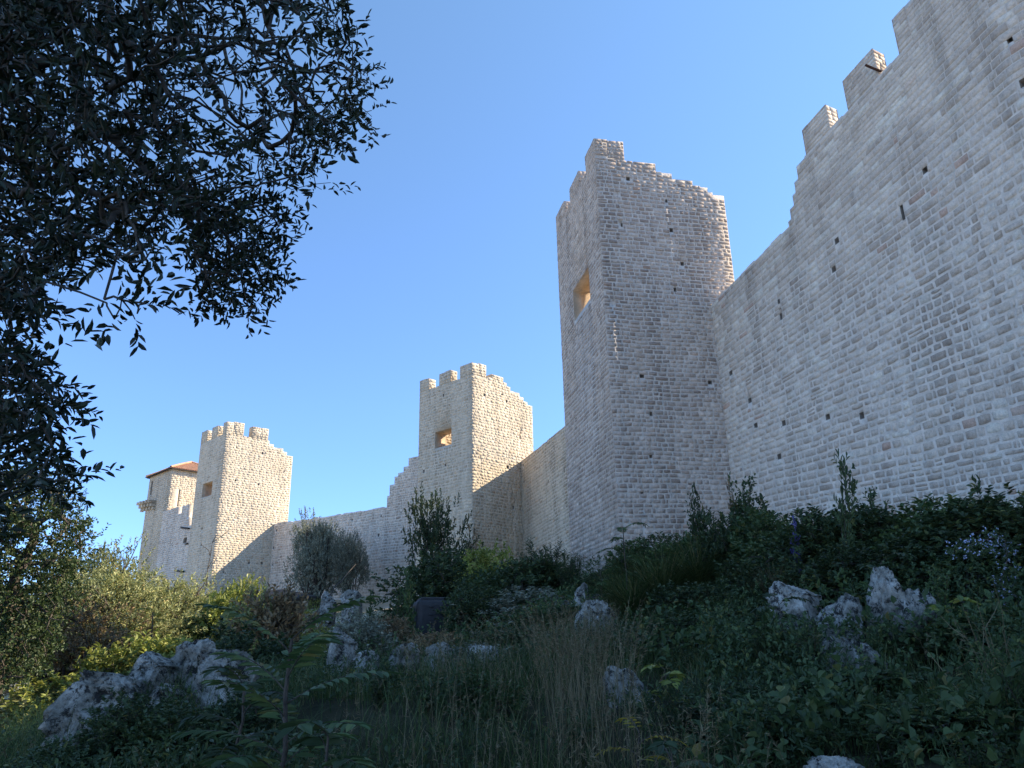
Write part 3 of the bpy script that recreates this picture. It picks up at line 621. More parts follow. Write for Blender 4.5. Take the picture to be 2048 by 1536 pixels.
def blades(rng, B, H, lean, wd, seg=4, bend=.5, D=None):
    """grass blades, vectorised"""
    n = len(B); a = rng.uniform(0, 2 * pi, n); dirx = np.stack([np.cos(a), np.sin(a), np.zeros(n)], 1)
    if D is not None: dirx = dirx * .6 + D; dirx /= np.linalg.norm(dirx, axis=1, keepdims=True) + 1e-6
    side = np.cross(dirx, np.array([0, 0, 1.0])) ; side /= np.linalg.norm(side, axis=1, keepdims=True) + 1e-6; s = np.linspace(0, 1, seg + 1); rows = []
    bn = bend * rng.uniform(.2, 1.3, n); ln = lean * rng.uniform(0, 1.2, n)
    for x in s:
        c = B + dirx * (H * (ln * x + bn * x ** 2.2))[:, None] + np.array([0, 0, 1.0]) * (H * (x - .45 * bn * x ** 2.5))[:, None]
        w = (wd * (1 - x ** 1.6) + .0006)[:, None] * .5; rows.append(np.stack([c - side * w, c + side * w], 1))
    V = np.stack(rows, 1).reshape(-1, 3); m = (seg + 1) * 2; i = np.arange(seg) * 2; q = np.stack([i, i + 1, i + 3, i + 2], 1); Q = (np.arange(n)[:, None, None] * m + q[None]).reshape(-1, 4)
    return V, Q
def join(*m):
    V = []; Q = []; n = 0
    for a, b in m: V.append(a); Q.append(b + n); n += len(a)
    return np.concatenate(V), np.concatenate(Q)

def spot(px, py, D, sink=.03):
    """ground point on the azimuth of a pixel at distance D, and the height of the pixel above it"""
    p = at(px, py, D); g = gz(p.x, p.y) - sink; return Vector((p.x, p.y, g)), p.z - g

# ------------------------------------------------------------------ rocks
def make_rock_mesh(seed, sub=5):
    rng = np.random.default_rng(seed); bm = bmesh.new(); bmesh.ops.create_icosphere(bm, subdivisions=sub, radius=1); off = Vector(rng.uniform(-50, 50, 3))
    planes = [(Vector(v), rng.uniform(.42, .8)) for v in rnd_unit(rng, 14)]
    for v in bm.verts:
        p = v.co.copy(); n = p.normalized()
        for pn, pd in planes:          # split faces of limestone
            k = p.dot(pn)
            if k > pd: p -= pn * (k - pd) * .95
        f = 1 + .16 * noise.noise(n * 1.3 + off) + .13 * noise.noise(n * 3.1 + off) + .085 * (1 - abs(noise.noise(n * 5.5 + off)) * 2) + .045 * noise.noise(n * 12 + off) + .02 * noise.noise(n * 27 + off)
        cr = abs(noise.noise(n * 2.4 + off * 2 + Vector((0, 0, .4 * noise.noise(n * 6 + off))))); f -= .13 * max(0, 1 - cr / .06) ** 1.5          # cracks
        cr = abs(noise.noise(n * 4.7 - off)); f -= .05 * max(0, 1 - cr / .05)
        f += .035 * (noise.cell(n * 5 + off) - .5) + .02 * (noise.cell(n * 11 + off) - .5)
        v.co = p * f
    me = bpy.data.meshes.new('limestone_rock'); bm.to_mesh(me); bm.free(); me.materials.append(M_ROCK); me.polygons.foreach_set('use_smooth', np.ones(len(me.polygons), dtype=bool)); return me
ROCKS = [make_rock_mesh(900 + i) for i in range(6)]
def rock(k, px, py, D, sx, sy, sz, rot, label, tilt=(0, 0), group=None):
    """px,py is the centre of the rock's top; sizes are half extents"""
    p = at(px, py, D); zc = p.z - sz * .9; kb = max(1.0, (zc - gz(p.x, p.y) + .2) / (.85 * sz)); me = ROCKS[k % 6]
    if kb > 1.05:                          # the rock goes on down into the bank
        me = me.copy(); n = len(me.vertices); co = np.empty(n * 3, np.float32); me.vertices.foreach_get('co', co); co = co.reshape(-1, 3); d = co[:, 2] < 0
        f = 1 + .18 * np.clip(-co[d, 2:3] * kb, 0, 3) * np.array([[1, 1]]); co[d, :2] *= f; co[d, 2] *= kb; me.vertices.foreach_set('co', co.ravel()); me.update()
    o = link('limestone_rock', me, None, (p.x, p.y, zc)); o.scale = (sx, sy, sz); o.rotation_euler = (tilt[0], tilt[1], rot)
    tag(o, label, 'rock', group); return o
rock(0, 410, 1282, 9.6, .34, .34, .26, .4, 'pale rounded rock with black lichen, highest of the speckled rocks at lower left')
rock(1, 325, 1304, 9.7, .62, .40, .24, 1.35, 'long speckled rock left of the highest lower left rock', (0, .12))
rock(2, 465, 1300, 9.0, .30, .36, .34, 2.1, 'blocky speckled rock at the right end of the lower left group')
rock(3, 245, 1350, 9.3, .52, .36, .22, .15, 'dark stained sloping slab between the long speckled rock and the sunk one', (0, .36))
rock(4, 200, 1425, 8.9, .34, .3, .16, 2.9, 'low grey slab half sunk in grass at the far lower left', (0, -.36))
rock(5, 345, 1360, 9.0, .60, .30, .22, 1.8, 'grey rock face under the long speckled rock, overgrown with weeds', (0, .2))
rock(1, 682, 1256, 11.5, .26, .24, .26, .9, 'white crusted rock behind the big feather leaved sapling')
rock(2, 740, 1300, 11, .26, .2, .14, 2.6, 'small pale rock among dry stems right of the big sapling')
rock(0, 805, 1288, 11, .42, .24, .2, 1.6, 'bluish white low rock left of centre among tall grass')
rock(3, 885, 1284, 11, .30, .22, .22, .1, 'bright white crusted rock below the black container')
rock(4, 960, 1290, 11.2, .36, .2, .15, 2.2, 'low white rock right of the bright white one under the middle tower')
rock(2, 1190, 1200, 14.2, .50, .42, .42, .5, 'large bluish grey boulder below the tallest tower')
rock(0, 1160, 1168, 17.5, .26, .22, .40, 1.9, 'small upright white rock behind the large bluish boulder')
rock(4, 1290, 1180, 16, .32, .3, .26, 2.9, 'white topped rock right of the large bluish boulder')
rock(1, 1330, 1160, 16.6, .22, .22, .2, .3, 'small pale rock among grass just under the tallest tower corner')
rock(3, 1240, 1258, 13.6, .17, .2, .42, .8, 'narrow grey rock standing under the large boulder')
rock(5, 1265, 1325, 9.0, .40, .38, .5, 2.4, 'big grey boulder low in the centre right with plants over it')
rock(1, 1580, 1162, 10.4, .44, .34, .24, 1.0, 'white lichen rock at the left of the upper right outcrop')
rock(2, 1762, 1134, 9.8, .28, .26, .42, .0, 'brightest white rounded rock on the right slope')
rock(0, 1665, 1195, 9.9, .55, .4, .5, 1.7, 'broad grey outcrop below the white rocks on the right slope')
rock(3, 1815, 1180, 9.7, .36, .36, .75, 2.0, 'steep grey rock face right of the broad outcrop')
rock(4, 1700, 1275, 8.9, .70, .42, .4, .9, 'low grey rock hidden by leaves at lower right')
rock(5, 1975, 1140, 11.8, .4, .34, .45, 2.7, 'grey rock behind the flowering stems at the right edge')
rock(2, 1665, 1512, 5.2, .18, .18, .12, 1.2, 'small pale rock at the bottom edge of the photo, lower right')
rock(1, 655, 1183, 33, .5, .45, .55, .6, 'pinkish grey rock at the foot of the long low wall')
rock(4, 708, 1180, 31, .6, .5, .5, 1.4, 'dark veined rock beside the pinkish rock at the wall foot')

# ------------------------------------------------------------------ ground cover and grass (uncountable)
def scatter(rng, n, D0, D1, a0=-40, a1=40, power=1.0):
    D = D0 + (D1 - D0) * rng.random(n) ** power; A = np.radians(rng.uniform(a0, a1, n)); X = D * np.sin(A); Y = D * np.cos(A)
    return X, Y, gzv(X, Y), D
rg = np.random.default_rng(77)
def density(X, Y, sc, seed):
    return np.array([noise.noise(Vector((x * sc + seed, y * sc, seed * .7))) for x, y in zip(X, Y)])
def stuff(name, me, label, cat):
    o = link(name, me); tag(o, label, cat, None, 'stuff'); return o
# tall grass
X, Y, Z, D = scatter(rg, 62000, 3.6, 14, -42, 40, .8)
az = np.degrees(np.arctan2(X, Y)); dn = density(X, Y, .55, 3)
w = np.where(az < 14, 1, np.where(az < 24, .65, .45)); keep = rg.random(len(X)) < np.clip(.55 + dn * 1.3, .05, 1) * w
X, Y, Z, D = X[keep], Y[keep], Z[keep], D[keep]; H = rg.uniform(.28, .72, len(X)) * (1 + .5 * np.clip(density(X, Y, .3, 9), -.5, 1))
H *= np.clip(.55 + D * .05, 0, 1.1)
V, Q = blades(rg, np.stack([X, Y, Z - .03], 1), H, .25, rg.uniform(.004, .009, len(X)), 4, .75)
stuff('tall_grass', np_mesh('tall_grass', V, Q, mats=[L_GRASS], smooth=False), 'tall uncut green grass covering the shaded foreground', 'grass')
# dry stalks with drooping heads
def dry_heads(rng, n, D0, D1, a0, a1, h0, h1, dens_seed):
    X, Y, Z, D = scatter(rng, n, D0, D1, a0, a1); k = rng.random(n) < np.clip(.3 + 1.6 * density(X, Y, .6, dens_seed), .03, 1); X, Y, Z = X[k], Y[k], Z[k]; n = len(X)
    B = np.stack([X, Y, Z - .03], 1); H = rng.uniform(h0, h1, n); a = rng.uniform(0, 2 * pi, n); d = np.stack([np.cos(a), np.sin(a), np.zeros(n)], 1); ln = rng.uniform(.03, .25, n)[:, None]; bd = rng.uniform(.05, .22, n)[:, None]
    s = np.linspace(0, 1, 6); rows = []; pts = []
    side = np.cross(d, np.array([0, 0, 1.0]))
    for x in s:
        c = B + d * (H[:, None] * (ln * x + bd * x ** 3)) + np.array([0, 0, 1.0]) * (H[:, None] * (x - .25 * bd * x ** 3)); pts.append(c); w = .0022 * (1 - .6 * x); rows.append(np.stack([c - side * w, c + side * w], 1))
    V = np.stack(rows, 1).reshape(-1, 3); i = np.arange(5) * 2; q = np.stack([i, i + 1, i + 3, i + 2], 1); Q = (np.arange(n)[:, None, None] * 12 + q[None]).reshape(-1, 4)
    tip, pre = pts[-1], pts[-2]; m = 16; t = rng.uniform(-.55, 1, (n, m, 1)); P = pre[:, None] + (tip - pre)[:, None] * t; R = rnd_unit(rng, n * m).reshape(n, m, 3) * .45 + d[:, None] * .5 + np.array([0, 0, .35])
    Lf = leaves(P.reshape(-1, 3), R.reshape(-1, 3), rnd_unit(rng, n * m), rng.uniform(.018, .05, n * m), np.full(n * m, .0035), .3, .1)
    return join((V, Q), Lf)
M1 = join(dry_heads(rg, 420, 4.5, 9.5, -8, 13, .6, 1.05, 21), dry_heads(rg, 420, 6.5, 8.2, 2, 8, .9, 1.3, 4), dry_heads(rg, 260, 5, 12, 10, 36, .35, .7, 33), dry_heads(rg, 220, 5, 10, -34, -8, .3, .6, 14), dry_heads(rg, 500, 9, 14, -14, 4, .5, .9, 41))
stuff('dry_grass', np_mesh('dry_grass', M1[0], M1[1], mats=[L_DRY], smooth=False), 'dry straw coloured grass stalks with drooping seed heads', 'grass')
# leafy ground cover (bramble and ivy) over the banks
def cover(name, n, D0, D1, a0, a1, h, ll, lw, mat, label, seed, thr=0.0, nl=7, keepf=None, power=1.0, tl=.22):
    rng = np.random.default_rng(seed); X, Y, Z, D = scatter(rng, n, D0, D1, a0, a1, power); dn = density(X, Y, .7, seed); k = dn + rng.uniform(-.15, .15, n) > thr
    if keepf is not None: k &= keepf(X, Y)
    X, Y, Z, dn = X[k], Y[k], Z[k], dn[k]; hh = h * (.4 + .9 * np.clip(dn - thr + .3, 0, 1.2)) * rng.random(len(X)) ** .5
    B = np.stack([X, Y, Z + hh], 1); d = rnd_unit(rng, len(X)) * .8; d[:, 2] = np.abs(d[:, 2]) * .7 + .2
    Lf = twig_leaves(rng, B, d, tl, nl, ll, lw, .9, .25)
    stuff(name, np_mesh(name, Lf[0], Lf[1], mats=[mat], smooth=False), label, 'undergrowth')
cover('bramble', 6500, 6, 19, 13, 40, .55, .055, .034, L_DARK, 'dark bramble and ivy covering the right bank', 5, -.12, 8)
cover('ivy', 900, 5, 13, 8, 40, .6, .09, .062, L_MID, 'broad leaved ivy patches climbing over the right bank', 61, .12, 6, None, 1.0, .3)
cover('leafy_undergrowth', 7000, 4, 15, -40, 16, .35, .06, .024, L_DARK, 'low leafy weeds between the grass in the foreground', 12, .05, 7)
cover('pale_weeds', 3200, 3.8, 12, -38, 38, .42, .055, .017, L_MID, 'paler narrow leaved weeds scattered through the foreground grass', 18, .15, 8)
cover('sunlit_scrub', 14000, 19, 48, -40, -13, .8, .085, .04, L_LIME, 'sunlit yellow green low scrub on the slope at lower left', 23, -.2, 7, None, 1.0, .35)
cover('bank_scrub', 6000, 15, 45, -20, 9, .5, .09, .04, L_MID, 'scrubby growth on the bank below the walls', 29, -.1, 6, None, 1.0, .3)
# slope grass below the right wall and the tallest tower
X, Y, Z, D = scatter(rg, 17000, 13, 23, 2, 40); k = rg.random(len(X)) < np.clip(.5 + 1.5 * density(X, Y, .5, 51), .05, 1); X, Y, Z = X[k], Y[k], Z[k]
V, Q = blades(rg, np.stack([X, Y, Z - .03], 1), rg.uniform(.3, .75, len(X)), .3, rg.uniform(.008, .016, len(X)), 4, 1.0)
stuff('bank_grass', np_mesh('bank_grass', V, Q, mats=[L_GRASS], smooth=False), 'arching grass on the bank below the tallest tower and right wall', 'grass')

# ------------------------------------------------------------------ shrubs, saplings, flowers
rp = np.random.default_rng(8)
PROTO = {}
def proto(kind, var):
    key = (kind, var)
    if key in PROTO: return PROTO[key]
    r = np.random.default_rng(hash_key(kind) * 10 + var)
    if kind == 'dark': a = crown(r, 1, 1.15, 15, 46, .13, 8, .058, .032)
    elif kind == 'small': a = crown(r, 1, 1.0, 10, 34, .16, 8, .085, .04, lump_r=.36)
    elif kind == 'olive': a = crown(r, 1, 1.25, 26, 95, .075, 9, .026, .010, lump_r=.26)
    elif kind == 'tree': a = crown(r, 1, 1.0, 12, 30, .13, 8, .06, .032, base=.38, lump_r=.36)
    elif kind == 'crowned': a = crown(r, 1, 1.0, 9, 46, .12, 8, .055, .028, base=.5, lump_r=.42)
    elif kind == 'climber': a = crown(r, 1, 1.25, 24, 120, .085, 9, .032, .013, base=.14, lump_r=.25)
    elif kind == 'broom': a = stalks(r, 1, 34, .34, 7, .075, .012, 3, thin=.006)
    elif kind == 'sprig': a = stalks(r, 1, 5, .2, 6, .07, .034, 3, thin=.008)
    elif kind == 'wisp': a = stalks(r, 1, 9, .28, 5, .055, .028, 4, thin=.007)
    elif kind == 'tussock':
        n = 700; B = np.stack([r.normal(size=n) * .07, r.normal(size=n) * .07, np.full(n, -.03)], 1); V, Q = blades(r, B, r.uniform(.6, 1.05, n), .35, r.uniform(.010, .018, n), 5, 1.0); a = ((V, Q), None)
    PROTO[key] = (np_mesh('foliage', a[0][0], a[0][1], mats=[], smooth=False), np_mesh('stem', a[1][0], a[1][1], mats=[]) if a[1] is not None else None); return PROTO[key]
def hash_key(k): return sum(ord(c) * (i + 1) for i, c in enumerate(k))
MATM = {}
def meshes(kind, var, Lm, Sm):
    key = (kind, var, Lm.name, Sm.name)
    if key not in MATM:
        f, s = proto(kind, var); f2 = f.copy(); f2.materials.append(Lm); s2 = None
        if s: s2 = s.copy(); s2.materials.append(Sm)
        MATM[key] = (f2, s2)
    return MATM[key]
def plant(kind, var, px, pytop, D, width, Lm, name, label, cat='shrub', Sm=BARK, group=None, rot=None, pyref=None, hmin=.2, extra=0.0, lean=(0, 0)):
    """a plant rooted in the ground at distance D below the pixel of its top"""
    p, h = spot(px, pytop, D); h = max(h, hmin)
    f, s = meshes(kind, var, Lm, Sm); root = empty(name, (p.x, p.y, p.z - extra)); tag(root, label, cat, group); h += extra
    root.scale = (width, width, h); root.rotation_euler = (lean[0], lean[1], rp.uniform(0, 6.28) if rot is None else rot)
    link('foliage', f, root)
    if s: link('stem', s, root)
    return root
# right bank, against the right wall
plant('wisp', 0, 1478, 955, 17.5, 1.5, L_MID, 'tall_shrub', 'tall shrub with yellowing top against the inner corner of the tallest tower')
plant('dark', 0, 1500, 1010, 17.2, 1.4, L_DARK, 'leafy_shrub', 'dark shrub at the foot of the tallest tower, beside the yellow topped one')
plant('sprig', 1, 1460, 945, 17.8, .7, L_RUST, 'young_sapling', 'thin sapling with orange brown leaves at the inner wall corner', 'sapling')
plant('wisp', 1, 1400, 985, 16.4, 1.3, L_DARK, 'tall_shrub', 'shrub with two bare sided stems left of the yellow topped shrub')
plant('dark', 1, 1430, 1050, 16.2, 1.3, L_DARK, 'leafy_shrub', 'rounded dark shrub below the two stemmed one')
plant('sprig', 0, 1655, 935, 13.0, .9, L_DARK, 'young_sapling', 'single tall thin sapling standing clear against the right wall', 'sapling', lean=(0, -.12))
plant('wisp', 0, 1728, 975, 14.0, 1.2, L_DARK, 'tall_shrub', 'bushy shrub with small leaves left of the grass tussock on the right bank')
plant('tussock', 0, 1822, 965, 14.5, 1.3, L_GRASS, 'grass_tussock', 'big arching grass tussock against the right wall', 'grass')
plant('sprig', 1, 1945, 945, 12.6, 1.1, L_DARK, 'young_sapling', 'sapling with oval leaves at the right end of the right wall', 'sapling')
plant('wisp', 1, 1895, 1000, 14.2, .9, L_MID, 'tall_shrub', 'slight feathery shrub right of the grass tussock')
for i, (px, py, D, w, l) in enumerate([(1555, 1035, 15.5, 1.6, 'low dark shrub just right of the inner wall corner'), (1620, 1050, 14.5, 1.7, 'dark bramble mound under the single tall sapling'),
        (1700, 1030, 14.8, 1.8, 'dark bramble mound in front of the bushy shrub'), (1790, 1025, 14, 1.9, 'dark mound below the big grass tussock'), (1880, 1020, 13.4, 1.9, 'dark mound left of the oval leaved sapling'),
        (1975, 1015, 13, 2.1, 'dark mound at the right edge below the wall'), (2040, 1020, 12.5, 1.9, 'dark mound cut by the right edge of the photo'), (1850, 1090, 12.4, 1.8, 'dark bush above the steep rock face'),
        (1930, 1110, 11.9, 1.6, 'dark bush beside the flowering stems'), (1650, 1110, 13, 1.5, 'dark bush behind the white lichen rocks'), (1500, 1130, 14, 1.5, 'dark bush left of the white lichen rock'),
        (1400, 1170, 13.5, 1.4, 'dark bush right of the feather leaved sapling'), (1450, 1215, 11.8, 1.4, 'ivy covered bush in the middle of the right bank'), (1360, 1240, 11.2, 1.3, 'ivy bush above the big low boulder'),
        (1520, 1290, 9.8, 1.2, 'small leaved bush in front of the broad outcrop'), (1900, 1260, 9.6, 1.5, 'dark bush below the steep rock face'), (2010, 1230, 9.4, 1.4, 'dark bush behind the dry forked stems'), (1730, 1345, 8.2, 1.2, 'low bush over the hidden lower right rock'),
        (1480, 1380, 7.4, 1.0, 'small bush low in the right foreground'), (1880, 1395, 7.2, 1.2, 'broad low bush in the right foreground'), (2020, 1370, 6.8, 1.1, 'bush at the lower right edge')]):
    plant('dark', i % 3, px, py, D, w, L_DARK if i % 4 else L_MID, 'bramble_bush', l, 'bush', group='bramble bushes on the right bank')
for i, (px, py, D, w, l) in enumerate([(1315, 1062, 15.6, 1.5, 'arching tussock under the tallest tower, left one'), (1385, 1045, 15.8, 1.5, 'arching tussock under the tallest tower, right one'), (1262, 1105, 15.2, 1.2, 'small tussock above the white topped rock'),
        (1480, 1120, 14.2, .9, 'tussock with pale blades left of the white lichen rock'), (1420, 1135, 14.0, .8, 'pale drooping tussock in the middle of the right bank'), (1560, 1090, 14.6, .9, 'tussock between the dark bushes of the right bank'), (1225, 1120, 18, 1.0, 'tussock behind the big bluish boulder')]):
    plant('tussock', 0, px, py, D, w, L_GRASS, 'grass_tussock', l, 'grass', group='tussocks on the bank')
plant('sprig', 1, 1580, 1030, 14.2, .5, L_VIOLET, 'violet_flowers', 'spikes of violet flowers at the foot of the right wall', 'flower')
for i, (px, py, D, w, l) in enumerate([(1270, 1085, 21, 1.5, 'small dark bush at the front corner of the tallest tower'), (1330, 1080, 20, 1.6, 'bush at the foot of the tallest tower side wall'), (1385, 1070, 19, 1.5, 'bush between the two arching tussocks and the tower'), (1210, 1140, 21, 1.4, 'bush at the foot of the tallest tower front, above the boulder')]):
    plant('dark', i % 3, px, py, D, w, L_DARK if i % 2 else L_MID, 'bramble_bush', l, 'bush', group='bramble bushes on the right bank')
for i, (px, py, D, w, k, m, l) in enumerate([(130, 1490, 7.6, .8, 'dark', L_DARK, 'low weeds at the lower left corner'), (215, 1440, 7.8, .8, 'wisp', L_MID, 'wispy weeds before the dark stained slab'), (290, 1400, 8.0, .8, 'dark', L_DARK, 'weeds growing up the long speckled rock'), (360, 1375, 8.1, .7, 'wisp', L_MID, 'thin weeds before the highest speckled rock'),
        (400, 1420, 7.4, .9, 'dark', L_MID, 'leafy weed clump below the speckled rocks'), (500, 1400, 7.6, .8, 'dark', L_DARK, 'weeds at the right end of the speckled rocks'), (760, 1345, 8.5, .8, 'wisp', L_MID, 'green weeds in front of the small pale rock'), (850, 1350, 8.8, .8, 'wisp', L_DARK, 'thin weeds under the bright white crusted rock'),
        (960, 1350, 8.4, .8, 'dark', L_MID, 'leafy weeds under the low white rock'), (1150, 1400, 7.5, .8, 'wisp', L_MID, 'weeds left of the big low boulder'), (1380, 1400, 7.2, .8, 'wisp', L_DARK, 'weeds right of the big low boulder'), (1560, 1420, 6.6, .8, 'dark', L_MID, 'leafy weeds in the lower right foreground'), (1760, 1440, 6.0, .8, 'wisp', L_MID, 'thin pale weeds near the bottom rock'), (1950, 1460, 5.6, .7, 'wisp', L_DARK, 'thin weeds at the lower right corner')]):
    plant(k, i % 2, px, py, D, w, m, 'weed_clump', l, 'weeds', group='weeds in the foreground')
for i, (px, py, D, w, k, m, l) in enumerate([(1420, 1240, 9.5, .8, 'wisp', L_MID, 'thin shrub rising over the ivy covered bush'), (1540, 1245, 8.8, .7, 'broom', L_DARK, 'stiff twiggy shrub left of the broad outcrop'), (1870, 1150, 10.0, .8, 'wisp', L_MID, 'thin shrub above the steep rock face'), (1740, 1220, 8.6, .5, 'sprig', L_DARK, 'dark sprig standing before the broad outcrop'), (1620, 1240, 8.4, .6, 'wisp', L_DARK, 'straggling weed in front of the broad outcrop'), (2000, 1300, 6.4, .7, 'broom', L_MID, 'stiff twiggy shrub at the right edge')]):
    plant(k, i % 2, px, py, D, w, m, 'thin_shrub', l, 'shrub', group='thin shrubs on the right bank')
# centre
plant('broom', 0, 1100, 1090, 24, 2.6, L_DARK, 'upright_shrub', 'dark green shrub with many upright twigs in front of the middle curtain wall')
plant('broom', 1, 1138, 1110, 23, 1.2, L_DARK, 'upright_shrub', 'narrow upright shrub touching the tallest tower foot')
plant('broom', 1, 1068, 1105, 25, 1.6, L_MID, 'upright_shrub', 'greener upright shrub left of the many twigged one')
plant('dark', 2, 1035, 1130, 24, 2.6, L_DARK, 'leafy_shrub', 'dark shrub right of the yellow green bush')
for i, (px, py, D, w, m, l) in enumerate([(1000, 1180, 19, 2.2, L_DARK, 'dark bush right of the black container'), (1060, 1190, 18, 2.2, L_GREYG, 'grey green bush in the centre behind the tall grass'), (1110, 1215, 16, 1.6, L_DARK, 'dark bush left of the large bluish boulder'),
        (935, 1180, 18, 1.3, L_DARK, 'round leaved bush in front of the black container'), (1040, 1260, 13, 1.6, L_DARK, 'dark bush above the dry seed heads'), (1130, 1285, 12, 1.5, L_DARK, 'dark bush below the large bluish boulder'),
        (980, 1290, 12, 1.2, L_GREYG, 'small grey leaved bush beside the low white rock'), (1330, 1290, 11, 1.2, L_DARK, 'dark ivy bush behind the big low boulder')]):
    plant('dark', i % 3, px, py, D, w, m, 'leafy_bush', l, 'bush', group='bushes in the centre')
# middle tower growth
plant('crowned', 0, 862, 1040, 34, 2.0, L_DARK, 'leafy_tree', 'dark young tree growing against the foot of the middle tower', 'tree', extra=0)
plant('dark', 1, 880, 1125, 26, 2.8, L_DARK, 'leafy_bush', 'dark bush right behind the black container', 'bush')
plant('crowned', 1, 910, 1105, 33, 2.0, L_DARK, 'leafy_tree', 'second dark tree at the middle tower corner, behind the yellow green bush', 'tree')
plant('small', 0, 963, 1110, 30, 2.0, L_LIME, 'yellow_green_bush', 'bright yellow green bush under the middle tower side wall', 'bush')
plant('small', 1, 985, 1150, 29, 1.9, L_MID, 'leafy_bush', 'fresh green bush beside the yellow green one', 'bush')
plant('wisp', 1, 945, 1050, 36, 1.4, L_RUST, 'tall_shrub', 'brownish thin shrub climbing the middle tower corner')
plant('sprig', 0, 820, 1150, 19, 1.0, L_MID, 'young_sapling', 'leafy green sapling left of the black container', 'sapling')
plant('wisp', 0, 800, 1170, 20, 1.3, L_MID, 'tall_shrub', 'green bushy sapling left of centre in front of the long wall', 'sapling')
plant('sprig', 1, 742, 1178, 19, .9, L_MID, 'young_sapling', 'shorter green sapling left of the leafy one', 'sapling')
plant('dark', 2, 770, 1240, 18, 1.2, L_RUST, 'brown_weeds', 'clump of brownish weeds between the saplings', 'weeds')
plant('dark', 0, 720, 1240, 17, 1.5, L_GREYG, 'leafy_bush', 'greyish weeds above the small pale rock', 'weeds')
plant('small', 1, 860, 1275, 14, .9, L_RUST, 'brown_weeds', 'brownish weeds in front of the black container', 'weeds')
# climbing shrub on the long wall
plant('climber', 0, 640, 1040, 52, 3.3, L_GREYG, 'climbing_shrub', 'large grey green shrub spreading over the long low wall')
plant('climber', 1, 705, 1075, 50, 2.0, L_GREYG, 'climbing_shrub', 'right half of the growth on the long low wall, darker and drooping')
# left sunlit bushes
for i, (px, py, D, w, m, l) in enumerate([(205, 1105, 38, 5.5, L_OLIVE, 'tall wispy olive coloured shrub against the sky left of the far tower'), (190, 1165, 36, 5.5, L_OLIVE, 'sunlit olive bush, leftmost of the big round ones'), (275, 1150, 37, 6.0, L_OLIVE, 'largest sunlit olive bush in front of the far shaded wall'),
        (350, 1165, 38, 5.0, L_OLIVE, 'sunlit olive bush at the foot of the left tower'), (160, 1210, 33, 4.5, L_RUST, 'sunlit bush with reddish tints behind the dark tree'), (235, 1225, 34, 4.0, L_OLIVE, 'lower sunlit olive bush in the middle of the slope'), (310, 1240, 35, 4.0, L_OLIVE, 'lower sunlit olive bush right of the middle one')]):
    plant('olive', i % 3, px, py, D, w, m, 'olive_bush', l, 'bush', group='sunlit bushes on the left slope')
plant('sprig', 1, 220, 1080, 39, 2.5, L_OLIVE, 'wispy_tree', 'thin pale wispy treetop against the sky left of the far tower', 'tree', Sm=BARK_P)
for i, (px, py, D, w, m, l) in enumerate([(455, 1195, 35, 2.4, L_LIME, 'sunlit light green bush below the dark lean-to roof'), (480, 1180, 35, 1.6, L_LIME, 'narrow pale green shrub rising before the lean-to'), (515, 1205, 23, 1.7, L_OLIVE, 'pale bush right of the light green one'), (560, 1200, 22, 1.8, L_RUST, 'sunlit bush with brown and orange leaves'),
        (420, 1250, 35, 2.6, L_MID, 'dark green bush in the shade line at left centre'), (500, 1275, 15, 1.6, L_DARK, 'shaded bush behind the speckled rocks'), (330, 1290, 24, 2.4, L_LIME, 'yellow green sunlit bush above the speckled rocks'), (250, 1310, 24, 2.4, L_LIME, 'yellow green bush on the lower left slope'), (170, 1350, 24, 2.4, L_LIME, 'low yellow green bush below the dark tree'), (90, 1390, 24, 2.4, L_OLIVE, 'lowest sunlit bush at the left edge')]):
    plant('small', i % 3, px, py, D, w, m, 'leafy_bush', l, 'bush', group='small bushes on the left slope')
# saplings with feather leaves
def sapling(px, py, D, nf, fl, nl, ll, lw, Lm, label, seed, lift=0, cat='sapling', arch=.5):
    p, h = spot(px, py, D); r = np.random.default_rng(seed); Lf, St = pinnate(r, h * .9, nf, fl, nl, ll, lw, arch); return assemble('feather_leaf_sapling', label, cat, Lf, St, Lm, BARK, p, sname='stem')
sapling(605, 1215, 4.6, 14, .70, 12, .125, .040, L_MID, 'big sapling with long feather shaped leaves in the left centre foreground', 5, arch=.3)
sapling(470, 1330, 5.2, 8, .6, 10, .11, .035, L_DARK, 'dark feather leaved sapling beside the speckled rocks', 6)
sapling(1245, 1040, 17, 9, .75, 13, .13, .035, L_MID, 'small feather leaved sapling standing before the tallest tower', 7)
sapling(1205, 1130, 16.5, 6, .5, 9, .12, .035, L_MID, 'low feather leaved sapling above the large bluish boulder', 8)
sapling(310, 1205, 31, 8, 1.0, 12, .2, .06, L_YEL, 'bright yellow feather leaved sapling in front of the olive bushes', 9)
sapling(608, 1205, 28, 5, .5, 9, .16, .06, L_YEL, 'small orange yellow sapling behind the big foreground one', 10)
sapling(1330, 1325, 8, 5, .28, 4, .13, .06, L_LIME, 'yellow green seedling on the big low boulder', 11)
sapling(1900, 1200, 9.5, 6, .35, 4, .15, .075, L_LIME, 'broad leaved seedling with yellowish leaves beside the steep rock', 12)
sapling(1250, 1440, 5.6, 7, .35, 7, .08, .016, L_YEL, 'yellowish weed low in the foreground, right of centre', 13)
sapling(1750, 1110, 10.5, 6, .5, 5, .14, .06, L_DARK, 'broad leaved seedling in front of the brightest rock', 14)
sapling(1560, 1180, 9.5, 7, .4, 5, .13, .05, L_DARK, 'upright dark weed in front of the broad outcrop', 15)
sapling(1350, 1480, 5.0, 8, .35, 5, .10, .04, L_DARK, 'dark leafy weed at the bottom, right of centre', 16)
sapling(640, 1420, 4.2, 8, .4, 5, .14, .06, L_DARK, 'dark weed under the big feather leaved sapling', 17)
